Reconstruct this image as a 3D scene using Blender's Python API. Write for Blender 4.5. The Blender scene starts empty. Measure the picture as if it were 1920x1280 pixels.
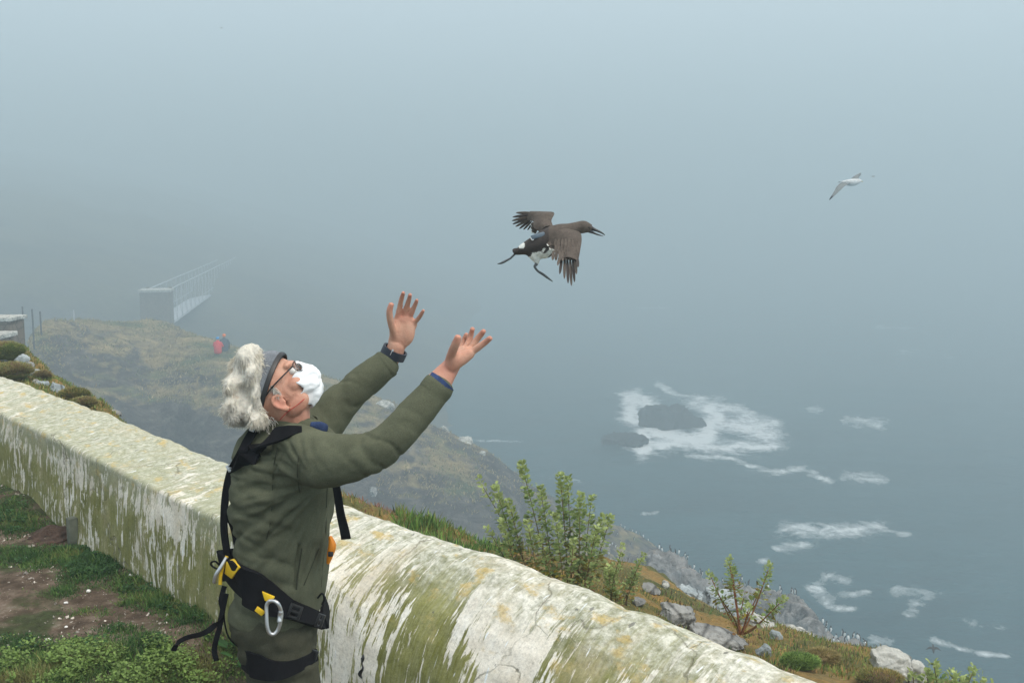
import bpy, bmesh, math, random
import numpy as np
from mathutils import Vector, Matrix
from mathutils.bvhtree import BVHTree

random.seed(7)
RNG = np.random.default_rng(11)
SC = bpy.context.scene
COL = SC.collection

# ------------------------------------------------------------------ camera
PITCH = math.radians(7.0)
CAM_Z = 2.1
FPX = 35.0 / 36.0 * 1920.0
cam_data = bpy.data.cameras.new('camera')
cam_data.lens = 35.0
cam_data.sensor_width = 36.0
cam_data.clip_start = 0.05
cam_data.clip_end = 6000.0
cam = bpy.data.objects.new('camera', cam_data)
cam.location = (0, 0, CAM_Z)
cam.rotation_euler = (math.radians(90) - PITCH, 0, 0)
COL.objects.link(cam)
SC.camera = cam

# ------------------------------------------------------------------ sky, sun, exposure
SUN_EL, SUN_AZ = math.radians(56), math.radians(128)      # azimuth clockwise from +Y
world = bpy.data.worlds.new('World')
SC.world = world
world.use_nodes = True
wn, wl = world.node_tree.nodes, world.node_tree.links
wn.clear()
w_out = wn.new('ShaderNodeOutputWorld')
w_add = wn.new('ShaderNodeAddShader')
w_bg1 = wn.new('ShaderNodeBackground'); w_bg1.inputs[1].default_value = 0.05
w_sky = wn.new('ShaderNodeTexSky'); w_sky.sky_type = 'NISHITA'
w_sky.sun_disc = False; w_sky.sun_elevation = SUN_EL; w_sky.sun_rotation = SUN_AZ
w_sky.air_density = 1.0; w_sky.dust_density = 6.0; w_sky.ozone_density = 1.0
wl.new(w_sky.outputs[0], w_bg1.inputs[0])
# stratus overcast: pale blue grey, a little brighter towards the zenith
w_bg2 = wn.new('ShaderNodeBackground'); w_bg2.inputs[1].default_value = 0.62
w_tc = wn.new('ShaderNodeTexCoord'); w_sep = wn.new('ShaderNodeSeparateXYZ')
w_ramp = wn.new('ShaderNodeValToRGB')
wl.new(w_tc.outputs['Generated'], w_sep.inputs[0]); wl.new(w_sep.outputs[2], w_ramp.inputs[0])
cr = w_ramp.color_ramp
cr.elements[0].position = 0.0; cr.elements[0].color = (0.62, 0.80, 0.90, 1)
cr.elements[1].position = 1.0; cr.elements[1].color = (2.15, 2.10, 2.00, 1)
_e = cr.elements.new(0.22); _e.color = (0.96, 1.08, 1.14, 1)
wl.new(w_ramp.outputs[0], w_bg2.inputs[0])
wl.new(w_bg1.outputs[0], w_add.inputs[0]); wl.new(w_bg2.outputs[0], w_add.inputs[1])
wl.new(w_add.outputs[0], w_out.inputs[0])

sun_data = bpy.data.lights.new('sun', 'SUN')
sun_data.energy = 1.7
sun_data.angle = math.radians(30)
sun_data.color = (1.0, 0.95, 0.87)
sun = bpy.data.objects.new('sun', sun_data)
sd = Vector((math.sin(SUN_AZ) * math.cos(SUN_EL), math.cos(SUN_AZ) * math.cos(SUN_EL), math.sin(SUN_EL)))
sun.rotation_euler = sd.to_track_quat('Z', 'Y').to_euler()
sun.location = (30, 30, 60)
COL.objects.link(sun)

SC.view_settings.view_transform = 'Standard'
SC.view_settings.look = 'None'
SC.view_settings.exposure = 0.34
SC.view_settings.gamma = 1.0
SC.view_settings.use_curve_mapping = False
SC.render.engine = 'CYCLES'
SC.cycles.use_denoising = True
SC.cycles.max_bounces = 6
SC.cycles.diffuse_bounces = 3
SC.cycles.glossy_bounces = 2
SC.cycles.transmission_bounces = 3
SC.cycles.volume_bounces = 2
SC.cycles.transparent_max_bounces = 8
HAZE_DENSITY = 0.0068

# ------------------------------------------------------------------ helpers
C0 = np.array((0.0, 0.0, CAM_Z))
FW = np.array((0.0, math.cos(PITCH), -math.sin(PITCH)))
UP = np.array((0.0, math.sin(PITCH), math.cos(PITCH)))
RT = np.array((1.0, 0.0, 0.0))


def P(px, py, d):
    """World point seen at photo pixel (px, py) at d metres of depth."""
    return C0 + d * (FW + RT * ((px - 960.0) / FPX) - UP * ((py - 640.0) / FPX))


def ray_z(px, py, z):
    r = FW + RT * ((px - 960.0) / FPX) - UP * ((py - 640.0) / FPX)
    return C0 + r * ((z - CAM_Z) / r[2])


def to_px(p):
    v = np.asarray(p) - C0
    d = v @ FW
    return 960 + (v @ RT) / d * FPX, 640 - (v @ UP) / d * FPX, d


def _hash(ix, iy, iz, seed):
    h = (ix * 374761393 + iy * 668265263 + iz * 2147483647 + seed * 1274126177) & 0xFFFFFFFF
    h = ((h ^ (h >> 13)) * 1274126177) & 0xFFFFFFFF
    h = (h ^ (h >> 16)) & 0xFFFFFFFF
    return h.astype(np.float64) / 4294967295.0


def vnoise(p, seed=0):
    """Value noise in [-1, 1] at points p (n,3)."""
    p = np.asarray(p, float)
    i = np.floor(p).astype(np.int64)
    f = p - i
    f = f * f * f * (f * (f * 6 - 15) + 10)
    r = 0
    for dx in (0, 1):
        for dy in (0, 1):
            for dz in (0, 1):
                w = (f[:, 0] if dx else 1 - f[:, 0]) * (f[:, 1] if dy else 1 - f[:, 1]) * (f[:, 2] if dz else 1 - f[:, 2])
                r = r + w * _hash(i[:, 0] + dx, i[:, 1] + dy, i[:, 2] + dz, seed)
    return r * 2 - 1


def fbm(p, octaves=4, seed=0, gain=0.5, lac=2.03):
    p = np.asarray(p, float)
    a, s, t = 1.0, 0.0, 0.0
    for o in range(octaves):
        s = s + a * vnoise(p * (lac ** o) + 17.3 * o, seed + o)
        t += a
        a *= gain
    return s / t


def smooth(a, b, x):
    t = np.clip((np.asarray(x, float) - a) / (b - a), 0, 1)
    return t * t * (3 - 2 * t)


def tag(o, label=None, cat=None, group=None, kind=None):
    if label: o['label'] = label
    if cat: o['category'] = cat
    if group: o['group'] = group
    if kind: o['kind'] = kind
    return o


def obj(name, me, mat=None, parent=None):
    me.name = name
    o = bpy.data.objects.new(name, me)
    COL.objects.link(o)
    if mat is not None:
        for m in (mat if isinstance(mat, (list, tuple)) else [mat]):
            me.materials.append(m)
    if parent is not None:
        o.parent = parent
        o.matrix_parent_inverse = parent.matrix_basis.inverted()
    return o


def empty(name, loc=(0, 0, 0)):
    o = bpy.data.objects.new(name, None)
    o.location = [float(v) for v in loc]
    COL.objects.link(o)
    return o


def mesh(verts, faces, shade=True):
    me = bpy.data.meshes.new('mesh')
    me.from_pydata([tuple(map(float, v)) for v in verts], [], [tuple(map(int, f)) for f in faces])
    me.validate()
    if shade:
        me.polygons.foreach_set('use_smooth', [True] * len(me.polygons))
    me.update()
    return me


def grid_faces(nu, nv, wrap_v=False):
    """Quads of an nu x nv grid (index = i*nv + j)."""
    f = []
    for i in range(nu - 1):
        for j in range(nv if wrap_v else nv - 1):
            j2 = (j + 1) % nv
            f.append((i * nv + j, (i + 1) * nv + j, (i + 1) * nv + j2, i * nv + j2))
    return f


def np_grid_mesh(V, nu, nv, shade=True):
    i = np.arange(nu - 1)[:, None] * nv + np.arange(nv - 1)[None, :]
    F = np.stack([i, i + nv, i + nv + 1, i + 1], -1).reshape(-1, 4)
    return np_mesh(V, F, shade)


def np_mesh(V, F, shade=True):
    V = np.ascontiguousarray(V, np.float32); F = np.ascontiguousarray(F, np.int32)
    k = F.shape[1]
    me = bpy.data.meshes.new('mesh')
    me.vertices.add(len(V)); me.vertices.foreach_set('co', V.ravel())
    me.loops.add(F.size); me.loops.foreach_set('vertex_index', F.ravel())
    me.polygons.add(len(F))
    me.polygons.foreach_set('loop_start', np.arange(0, F.size, k, dtype=np.int32))
    me.polygons.foreach_set('loop_total', np.full(len(F), k, np.int32))
    me.polygons.foreach_set('use_smooth', np.full(len(F), shade))
    me.update(calc_edges=True)
    return me


def catmull(pts, n):
    """Resample a polyline of control points (k, dim) to n points, Catmull-Rom."""
    p = np.asarray(pts, float)
    k = len(p)
    if k == 2:
        t = np.linspace(0, 1, n)[:, None]
        return p[0] * (1 - t) + p[1] * t
    e = np.vstack([2 * p[0] - p[1], p, 2 * p[-1] - p[-2]])
    s = np.linspace(0, k - 1, n)
    i = np.minimum(s.astype(int), k - 2)
    t = (s - i)[:, None]
    p0, p1, p2, p3 = e[i], e[i + 1], e[i + 2], e[i + 3]
    return 0.5 * ((2 * p1) + (-p0 + p2) * t + (2 * p0 - 5 * p1 + 4 * p2 - p3) * t ** 2 + (-p0 + 3 * p1 - 3 * p2 + p3) * t ** 3)


def loft_rows(rows, nu, nv):
    """rows: list of control polylines -> (nu, nv, 3) grid, v across the rows."""
    R = np.stack([catmull(r, nu) for r in rows], 1)           # nu, k, 3
    out = np.stack([catmull(R[i], nv) for i in range(nu)], 0)
    return out


def tube_vf(pts, radii, n=14, sub=6, ref=None, cap=True):
    """Closed tapered tube through pts. radii: r or (r_ref, r_other). Returns verts, faces."""
    pts = np.asarray(pts, float)
    rad = np.array([(r, r) if np.isscalar(r) else r for r in radii], float)
    m = (len(pts) - 1) * sub + 1
    C = catmull(pts, m); R = np.maximum(catmull(rad, m), 1e-4)
    T = np.gradient(C, axis=0); T /= np.linalg.norm(T, axis=1)[:, None] + 1e-12
    if ref is None:
        ref = np.array((0, 0, 1.0)) if abs(T[0][2]) < 0.8 else np.array((1.0, 0, 0))
    ref = np.asarray(ref, float)
    A = ref - T[0] * (ref @ T[0]); A /= np.linalg.norm(A)
    verts, rings = [], []
    ang = np.linspace(0, 2 * np.pi, n, endpoint=False)

    def ring(c, a, b, ra, rb):
        rings.append(len(verts))
        for t in ang:
            verts.append(c + a * (ra * math.cos(t)) + b * (rb * math.sin(t)))
    for i in range(m):
        A = A - T[i] * (A @ T[i]); A /= np.linalg.norm(A)
        B = np.cross(T[i], A)
        if cap and i == 0:
            for q in (0.35, 0.75):
                k = math.sin(math.acos(1 - q)); rr = R[0].mean()
                ring(C[0] - T[0] * rr * 0.8 * (1 - q), A, B, R[0][0] * k, R[0][1] * k)
        ring(C[i], A, B, R[i][0], R[i][1])
        if cap and i == m - 1:
            for q in (0.75, 0.35):
                k = math.sin(math.acos(1 - q)); rr = R[i].mean()
                ring(C[i] + T[i] * rr * 0.8 * (1 - q), A, B, R[i][0] * k, R[i][1] * k)
    faces = []
    for a, b in zip(rings[:-1], rings[1:]):
        for j in range(n):
            j2 = (j + 1) % n
            faces.append((a + j, a + j2, b + j2, b + j))
    faces.append(tuple(rings[0] + j for j in reversed(range(n))))
    faces.append(tuple(rings[-1] + j for j in range(n)))
    return verts, faces


def ell_vf(c, ax, r, nu=14, nv=20):
    """Ellipsoid: centre, three axes (3x3 rows), radii."""
    c = np.asarray(c, float); ax = np.asarray(ax, float)
    verts, faces = [c + ax[2] * r[2]], []
    for i in range(1, nu):
        th = math.pi * i / nu
        for j in range(nv):
            ph = 2 * math.pi * j / nv
            verts.append(c + ax[0] * (r[0] * math.sin(th) * math.cos(ph)) + ax[1] * (r[1] * math.sin(th) * math.sin(ph)) + ax[2] * (r[2] * math.cos(th)))
    verts.append(c - ax[2] * r[2])
    for j in range(nv):
        faces.append((0, 1 + j, 1 + (j + 1) % nv))
    for i in range(nu - 2):
        a = 1 + i * nv
        for j in range(nv):
            faces.append((a + j, a + nv + j, a + nv + (j + 1) % nv, a + (j + 1) % nv))
    a = 1 + (nu - 2) * nv
    for j in range(nv):
        faces.append((a + j, len(verts) - 1, a + (j + 1) % nv))
    return verts, faces


def join_vf(parts):
    V, F = [], []
    for v, f in parts:
        b = len(V)
        V.extend(v); F.extend(tuple(b + i for i in q) for q in f)
    return V, F


def get_co(me):
    a = np.empty(len(me.vertices) * 3, np.float32); me.vertices.foreach_get('co', a)
    return a.reshape(-1, 3).astype(np.float64)


def set_co(me, co):
    me.vertices.foreach_set('co', np.ascontiguousarray(co, np.float32).ravel()); me.update()


def normals(me):
    a = np.empty(len(me.vertices) * 3, np.float32); me.vertex_normals.foreach_get('vector', a)
    return a.reshape(-1, 3).astype(np.float64)


def laplace(me, it, k=0.5):
    co = get_co(me)
    e = np.empty(len(me.edges) * 2, np.int32); me.edges.foreach_get('vertices', e); e = e.reshape(-1, 2)
    deg = np.bincount(e.ravel(), minlength=len(co)).astype(float)[:, None]
    for _ in range(it):
        s = np.zeros_like(co)
        for d in range(3):
            s[:, d] = np.bincount(e[:, 0], co[e[:, 1], d], len(co)) + np.bincount(e[:, 1], co[e[:, 0], d], len(co))
        co = co + k * (s / np.maximum(deg, 1) - co)
    set_co(me, co)


def fuse(parts, voxel, smooth_it=3):
    """Union of closed shapes as one continuous skin (voxel remesh + smoothing)."""
    V, F = join_vf(parts)
    me = mesh(V, F)
    o = bpy.data.objects.new('fuse_tmp', me); COL.objects.link(o)
    m = o.modifiers.new('r', 'REMESH'); m.mode = 'VOXEL'; m.voxel_size = voxel; m.use_smooth_shade = True
    dg = bpy.context.evaluated_depsgraph_get(); dg.update()
    out = bpy.data.meshes.new_from_object(o.evaluated_get(dg))
    bpy.data.objects.remove(o); bpy.data.meshes.remove(me)
    out.polygons.foreach_set('use_smooth', [True] * len(out.polygons))
    laplace(out, smooth_it)
    return out


def ribbon_vf(pts, width, thick, wdir, sub=5, taper=None):
    """Webbing strap: flat band along pts; wdir = width direction (one or per point)."""
    pts = np.asarray(pts, float); k = len(pts)
    wd = np.asarray(wdir, float)
    if wd.ndim == 1: wd = np.tile(wd, (k, 1))
    wid = np.array([width] * k if np.isscalar(width) else width, float)[:, None]
    m = (k - 1) * sub + 1
    C, W, Wi = catmull(pts, m), catmull(wd, m), catmull(wid, m)
    T = np.gradient(C, axis=0); T /= np.linalg.norm(T, axis=1)[:, None] + 1e-12
    verts = []
    for i in range(m):
        w = W[i] - T[i] * (W[i] @ T[i]); w /= np.linalg.norm(w) + 1e-12
        nrm = np.cross(T[i], w)
        for a, b in ((-.5, -.5), (.5, -.5), (.5, .5), (-.5, .5)):
            verts.append(C[i] + w * a * Wi[i][0] + nrm * b * thick)
    faces = []
    for i in range(m - 1):
        a, b = i * 4, i * 4 + 4
        for j in range(4):
            faces.append((a + j, a + (j + 1) % 4, b + (j + 1) % 4, b + j))
    faces += [(3, 2, 1, 0), tuple(len(verts) - 4 + j for j in range(4))]
    return verts, faces


def box_vf(c, ax, s):
    c = np.asarray(c, float); ax = np.asarray(ax, float)
    v = [c + ax[0] * s[0] * x + ax[1] * s[1] * y + ax[2] * s[2] * z for x, y, z in
         ((-.5, -.5, -.5), (.5, -.5, -.5), (.5, .5, -.5), (-.5, .5, -.5), (-.5, -.5, .5), (.5, -.5, .5), (.5, .5, .5), (-.5, .5, .5))]
    f = [(0, 3, 2, 1), (4, 5, 6, 7), (0, 1, 5, 4), (1, 2, 6, 5), (2, 3, 7, 6), (3, 0, 4, 7)]
    return v, f


def vmesh(vf, shade=True, bevel=0.0):
    me = mesh(vf[0], vf[1], shade)
    bm = bmesh.new(); bm.from_mesh(me)
    bmesh.ops.recalc_face_normals(bm, faces=bm.faces)
    if bevel:
        bmesh.ops.bevel(bm, geom=list(bm.edges), offset=bevel, segments=2, affect='EDGES', profile=0.5)
    bm.to_mesh(me); bm.free()
    me.polygons.foreach_set('use_smooth', [shade] * len(me.polygons))
    if shade and hasattr(me, 'set_sharp_from_angle'):
        me.set_sharp_from_angle(angle=math.radians(40))
    return me


def set_color(me, rgb):
    """Per vertex albedo attribute 'tint' (n,3) or one colour."""
    n = len(me.vertices)
    a = me.color_attributes.new('tint', 'FLOAT_COLOR', 'POINT')
    c = np.ones((n, 4), np.float32); c[:, :3] = rgb
    a.data.foreach_set('color', c.ravel())


def bvh_of(*meshes):
    V, F = [], []
    for me in meshes:
        b = len(V); V += [v.co.copy() for v in me.vertices]; F += [tuple(b + i for i in p.vertices) for p in me.polygons]
    return BVHTree.FromPolygons(V, F)


def hit(tree, px, py, off=0.0, miss=None):
    """First point of a surface along the sight line through photo pixel (px, py), off metres in front of it."""
    r = FW + RT * ((px - 960.0) / FPX) - UP * ((py - 640.0) / FPX); r = r / np.linalg.norm(r)
    p, n, i, d = tree.ray_cast(Vector(C0), Vector(r))
    if p is None: return None if miss is None else P(px, py, miss)
    return np.array(p) - r * off


# ------------------------------------------------------------------ materials
def mat_base(name):
    m = bpy.data.materials.new(name); m.use_nodes = True
    nt = m.node_tree
    return m, nt.nodes, nt.links, nt.nodes['Principled BSDF']


class NB:
    """Small node builder."""
    def __init__(self, m):
        self.n, self.l = m.node_tree.nodes, m.node_tree.links
        self.b = self.n['Principled BSDF']

    def coord(self, kind='Object', scale=(1, 1, 1), rot=(0, 0, 0)):
        t = self.n.new('ShaderNodeTexCoord'); mp = self.n.new('ShaderNodeMapping')
        mp.inputs['Scale'].default_value = scale; mp.inputs['Rotation'].default_value = rot
        self.l.new(t.outputs[kind], mp.inputs[0]); return mp.outputs[0]

    def noise(self, vec, scale, detail=4, rough=0.55, dist=0.0):
        t = self.n.new('ShaderNodeTexNoise'); t.inputs['Scale'].default_value = scale
        t.inputs['Detail'].default_value = detail; t.inputs['Roughness'].default_value = rough
        t.inputs['Distortion'].default_value = dist
        self.l.new(vec, t.inputs['Vector']); return t.outputs[0]

    def voro(self, vec, scale, feature='F1', out=0):
        t = self.n.new('ShaderNodeTexVoronoi'); t.feature = feature; t.inputs['Scale'].default_value = scale
        self.l.new(vec, t.inputs['Vector']); return t.outputs[out]

    def ramp(self, fac, stops):
        t = self.n.new('ShaderNodeValToRGB'); e = t.color_ramp.elements
        while len(e) < len(stops): e.new(0.5)
        for k, (p, c) in zip(e, stops):
            k.position = p; k.color = (c, c, c, 1) if np.isscalar(c) else (*c, 1)
        self.l.new(fac, t.inputs[0]); return t.outputs[0]

    def mix(self, fac, a, b, blend='MIX'):
        t = self.n.new('ShaderNodeMix'); t.data_type = 'RGBA'; t.blend_type = blend
        for sock, v in ((t.inputs[0], fac), (t.inputs[6], a), (t.inputs[7], b)):
            if isinstance(v, bpy.types.NodeSocket): self.l.new(v, sock)
            elif sock.type == 'VALUE': sock.default_value = v
            elif np.isscalar(v): sock.default_value = (v, v, v, 1)
            else: sock.default_value = (*v, 1)
        return t.outputs[2]

    def math(self, op, a, b=0.0, clamp=False):
        t = self.n.new('ShaderNodeMath'); t.operation = op; t.use_clamp = clamp
        for sock, v in ((t.inputs[0], a), (t.inputs[1], b)):
            if isinstance(v, bpy.types.NodeSocket): self.l.new(v, sock)
            else: sock.default_value = v
        return t.outputs[0]

    def attr(self, name, out='Color'):
        t = self.n.new('ShaderNodeAttribute'); t.attribute_name = name; return t.outputs[out]

    def bump(self, h, strength=0.5, dist=0.01):
        t = self.n.new('ShaderNodeBump'); t.inputs['Strength'].default_value = strength
        t.inputs['Distance'].default_value = dist
        self.l.new(h, t.inputs['Height']); self.l.new(t.outputs[0], self.b.inputs['Normal']); return t

    def set(self, name, v):
        if isinstance(v, bpy.types.NodeSocket): self.l.new(v, self.b.inputs[name])
        else: self.b.inputs[name].default_value = v if np.isscalar(v) else (*v, 1)


def mat_simple(name, rgb, rough=0.6, metal=0.0, var=0.15, scale=40.0, bump=0.2, bdist=0.002, spec=0.5):
    """One colour with a mottled grain and a fine relief."""
    m = bpy.data.materials.new(name); m.use_nodes = True
    q = NB(m)
    v = q.coord('Object')
    nz = q.noise(v, scale, 5)
    lo = tuple(c * (1 - var) for c in rgb); hi = tuple(min(1, c * (1 + var)) for c in rgb)
    q.set('Base Color', q.ramp(nz, [(0.3, lo), (0.7, hi)]))
    q.set('Roughness', rough); q.set('Metallic', metal); q.set('Specular IOR Level', spec)
    if bump: q.bump(q.noise(v, scale * 4, 3), bump, bdist)
    return m


def mat_tint(name, rough=0.7, bump=0.0, scale=60.0, transl=0.0, spec=0.3):
    """Albedo from the mesh's own 'tint' attribute, with a little grain."""
    m = bpy.data.materials.new(name); m.use_nodes = True
    q = NB(m)
    v = q.coord('Object')
    g = q.ramp(q.noise(v, scale, 4), [(0.25, 0.75), (0.75, 1.25)])
    q.set('Base Color', q.mix(1.0, q.attr('tint'), g, 'MULTIPLY'))
    q.set('Roughness', rough); q.set('Specular IOR Level', spec)
    if transl: q.set('Transmission Weight', 0.0); q.set('Subsurface Weight', transl); q.b.inputs['Subsurface Radius'].default_value = (0.01, 0.02, 0.005)
    if bump: q.bump(q.noise(v, scale * 2, 4), bump, 0.003)
    return m


def make_translucent(m, k=0.35):
    """Thin leaf: part of the light passes through the blade."""
    n, l = m.node_tree.nodes, m.node_tree.links
    b = n['Principled BSDF']; t = n.new('ShaderNodeBsdfTranslucent'); x = n.new('ShaderNodeMixShader'); x.inputs[0].default_value = k
    l.new(b.inputs['Base Color'].links[0].from_socket, t.inputs[0])
    l.new(b.outputs[0], x.inputs[1]); l.new(t.outputs[0], x.inputs[2]); l.new(x.outputs[0], n['Material Output'].inputs['Surface'])

# ================================================================== THE SETTING
SEA_Z = -34.0
RIDGE_Z = 0.70
_a, _b = ray_z(1500, 1280, RIDGE_Z), ray_z(0, 710, RIDGE_Z)
WA = np.array((_a[0], _a[1], 0.0))
WD = np.array((_b[0] - _a[0], _b[1] - _a[1], 0.0)); WD /= np.linalg.norm(WD)      # along the wall, away from the camera
WN = np.array((-WD[1], WD[0], 0.0))
if WN @ (np.array((0, 0, 0)) - WA) < 0: WN = -WN                                    # towards the camera
FACE_U = 0.40


def ray_u(px, py, u):
    """Where a photo ray meets the vertical plane u metres in front of the ridge."""
    r = FW + RT * ((px - 960.0) / FPX) - UP * ((py - 640.0) / FPX)
    k = (u - (C0 - WA) @ WN) / (r @ WN)
    p = C0 + r * k
    return p, (p - WA) @ WD


def wpt(t, u, z):
    return WA + WD * t + WN * u + np.array((0, 0, z))


# ---- ground this side of the wall
_gb = [(0, 905), (60, 930), (110, 985), (150, 1020), (250, 1068), (330, 1118), (400, 1155), (440, 1205), (465, 1235)]
_gt, _gz = [], []
for q in _gb:
    p_, t_ = ray_u(*q, FACE_U); _gt.append(t_); _gz.append(p_[2])
_gt = np.array(_gt[::-1]); _gz = np.array(_gz[::-1])


def ground_z(t, u):
    t = np.asarray(t, float); u = np.asarray(u, float)
    z0 = np.interp(t, np.r_[-4, _gt[0] - 1.2, _gt, 20], np.r_[-0.9, -0.45, _gz, _gz[-1] + 0.1])
    far = np.interp(t, [-4, 1, 3, 8, 20], [-0.25, -0.08, 0.02, 0.05, 0.15])
    k = smooth(FACE_U, FACE_U + 1.1, u)
    p = np.stack([t * 1.0, u * 1.0, 0 * t], -1).reshape(-1, 3)
    n = (fbm(p * 1.3, 4, 3) * 0.055 + fbm(p * 6, 3, 9) * 0.018).reshape(t.shape)
    z = z0 * (1 - k) + far * k + n
    return z + smooth(2.2, 3.6, u) * 0.35


nt_, nu_ = 240, 130
tt, uu = np.meshgrid(np.linspace(-4, 18, nt_), np.linspace(0.15, 8.0, nu_), indexing='ij')
zz = ground_z(tt, uu)
V = WA + WD * tt[..., None] + WN * uu[..., None]; V[..., 2] += zz
me = np_grid_mesh(V.reshape(-1, 3), nt_, nu_)
m = bpy.data.materials.new('bare_soil'); m.use_nodes = True
q = NB(m); v = q.coord('Object')
soil = q.ramp(q.noise(v, 9, 8, 0.65), [(0.3, (0.055, 0.038, 0.026)), (0.48, (0.115, 0.082, 0.058)), (0.62, (0.20, 0.152, 0.115)), (0.76, (0.34, 0.29, 0.24))])
grit = q.math('GREATER_THAN', q.noise(v, 65, 2, 0.5), 0.70)
soil = q.mix(grit, soil, (0.46, 0.41, 0.36))
moss = q.ramp(q.noise(v, 2.1, 6, 0.62), [(0.50, 0.0), (0.58, 1.0)])
green = q.ramp(q.noise(v, 30, 5), [(0.3, (0.02, 0.035, 0.01)), (0.7, (0.055, 0.09, 0.025))])
q.set('Base Color', q.mix(q.math('MULTIPLY', moss, 0.75), soil, green))
q.set('Roughness', 0.95); q.set('Specular IOR Level', 0.15)
q.bump(q.noise(v, 40, 8, 0.7), 0.9, 0.03)
tag(obj('ground', me, m), kind='structure')

# ---- the limewashed wall
nt_, npf = 700, 130
T = np.linspace(-3.2, 17, nt_)
_c1, _t1 = ray_u(73, 806, FACE_U - 0.02); _c2, _t2 = ray_u(372, 952, FACE_U - 0.02)
T_MAN = ray_u(560, 1000, FACE_U)[1]
crease_z = lambda t: np.interp(t, [_t2 - 0.1, _t2, _t1, _t1 + 1], [_c2[2], _c2[2], _c1[2], _c1[2]])
ridge_bump = lambda t: 0.018 * np.sin((t - ray_u(1000, 1080, 0)[1]) * 1.1 + 1.5) * smooth(9, 2, t)
rows = []
vs = []
for t in T:
    s = float(smooth(T_MAN + 0.15, T_MAN - 0.55, t))       # 0 = sharp arris (far left), 1 = rounded (near right)
    rz = RIDGE_Z + float(ridge_bump(t)); cz = float(crease_z(t))
    sharp = np.array([(-0.16, -1.6), (-0.155, -0.4), (-0.15, rz - 0.14), (-0.13, rz - 0.07), (-0.09, rz - 0.02), (-0.02, rz), (0.05, rz - 0.015),
                      (0.16, rz + (cz - rz) * 0.40), (0.28, rz + (cz - rz) * 0.72), (FACE_U - 0.016, cz + 0.006), (FACE_U - 0.002, cz - 0.012), (FACE_U, cz - 0.06),
                      (FACE_U + 0.01, cz - 0.2), (FACE_U + 0.02, cz - 0.4), (FACE_U + 0.03, cz - 0.7), (FACE_U + 0.05, -1.6)])
    rnd = np.array([(-0.16, -1.6), (-0.155, -0.4), (-0.15, rz - 0.14), (-0.13, rz - 0.07), (-0.09, rz - 0.02), (-0.02, rz), (0.07, rz - 0.02),
                    (0.17, rz - 0.075), (0.26, rz - 0.155), (0.325, rz - 0.25), (0.365, rz - 0.35), (0.385, rz - 0.45),
                    (FACE_U, rz - 0.60), (FACE_U + 0.01, rz - 0.8), (FACE_U + 0.02, rz - 1.1), (FACE_U + 0.04, -1.6)])
    pr = sharp * (1 - s) + rnd * s
    d = np.r_[0, np.cumsum(np.linalg.norm(np.diff(pr, axis=0), axis=1))]
    # linear resample keeps the arris crisp; denser where it shows
    qs = np.concatenate([np.linspace(d[0], d[2], 5)[:-1], np.linspace(d[2], d[14], npf - 6), [d[14] + 0.2, d[15]]])
    rows.append(np.stack([np.interp(qs, d, pr[:, 0]), np.interp(qs, d, pr[:, 1])], -1)); vs.append(qs)
R = np.array(rows); VS = np.array(vs)
V = WA + WD * T[:, None, None] + WN * R[..., 0:1]; V[..., 2] += R[..., 1]
flat = V.reshape(-1, 3)
uvp = np.stack([np.repeat(T, npf), VS.reshape(-1), np.zeros(nt_ * npf)], -1)
me = np_grid_mesh(flat, nt_, npf)
nr = normals(me)
dsp = fbm(uvp * (1.6, 1.6, 1), 3, 21) * 0.026 + fbm(uvp * (9, 4, 1), 4, 22) * 0.013 + fbm(uvp * (34, 16, 1), 3, 25) * 0.0022
# undermined foot of the wall where the earth has slumped away
co = flat + nr * dsp[:, None]
set_co(me, co)
uvl = me.uv_layers.new(name='wall_uv')
li = np.empty(len(me.loops), np.int32); me.loops.foreach_get('vertex_index', li)
uvl.data.foreach_set('uv', uvp[li, :2].astype(np.float32).ravel())
# share of bare limewash / height above crease as mesh attributes (wear of the wall itself)
a = me.attributes.new('near_part', 'FLOAT', 'POINT')
a.data.foreach_set('value', smooth(T_MAN + 0.6, T_MAN - 0.6, uvp[:, 0]).astype(np.float32))
a = me.attributes.new('down', 'FLOAT', 'POINT')
dn = (RIDGE_Z - co[:, 2])
a.data.foreach_set('value', dn.astype(np.float32))

m = bpy.data.materials.new('algae_stained_limewash'); m.use_nodes = True
q = NB(m)
tc = q.n.new('ShaderNodeUVMap'); tc.uv_map = 'wall_uv'


def uvmap(sx, sy, off=(0, 0, 0)):
    mp = q.n.new('ShaderNodeMapping'); mp.inputs['Scale'].default_value = (sx, sy, 1); mp.inputs['Location'].default_value = off
    q.l.new(tc.outputs[0], mp.inputs[0]); return mp.outputs[0]


near_a, down_a = q.attr('near_part', 'Fac'), q.attr('down', 'Fac')
sheared = q.n.new('ShaderNodeVectorMath'); sheared.operation = 'ADD'
# streaks: narrow along the wall, long down the profile
s1 = q.noise(uvmap(9, 1.6), 1.0, 6, 0.62, 0.6)
s2 = q.noise(uvmap(34, 4.5), 1.0, 5, 0.6, 0.5)
s3 = q.noise(uvmap(85, 9), 1.0, 3, 0.6, 0.3)
big = q.noise(uvmap(1.5, 0.9, (3.1, 0.4, 0)), 1.0, 4, 0.55, 0.4)
st = q.math('ADD', q.math('MULTIPLY', s1, 0.36), q.math('ADD', q.math('MULTIPLY', s2, 0.37), q.math('MULTIPLY', s3, 0.27)))
st = q.math('ADD', st, q.math('MULTIPLY', q.math('SUBTRACT', big, 0.5), q.math('ADD', 0.32, q.math('MULTIPLY', near_a, 0.38))))
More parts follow.
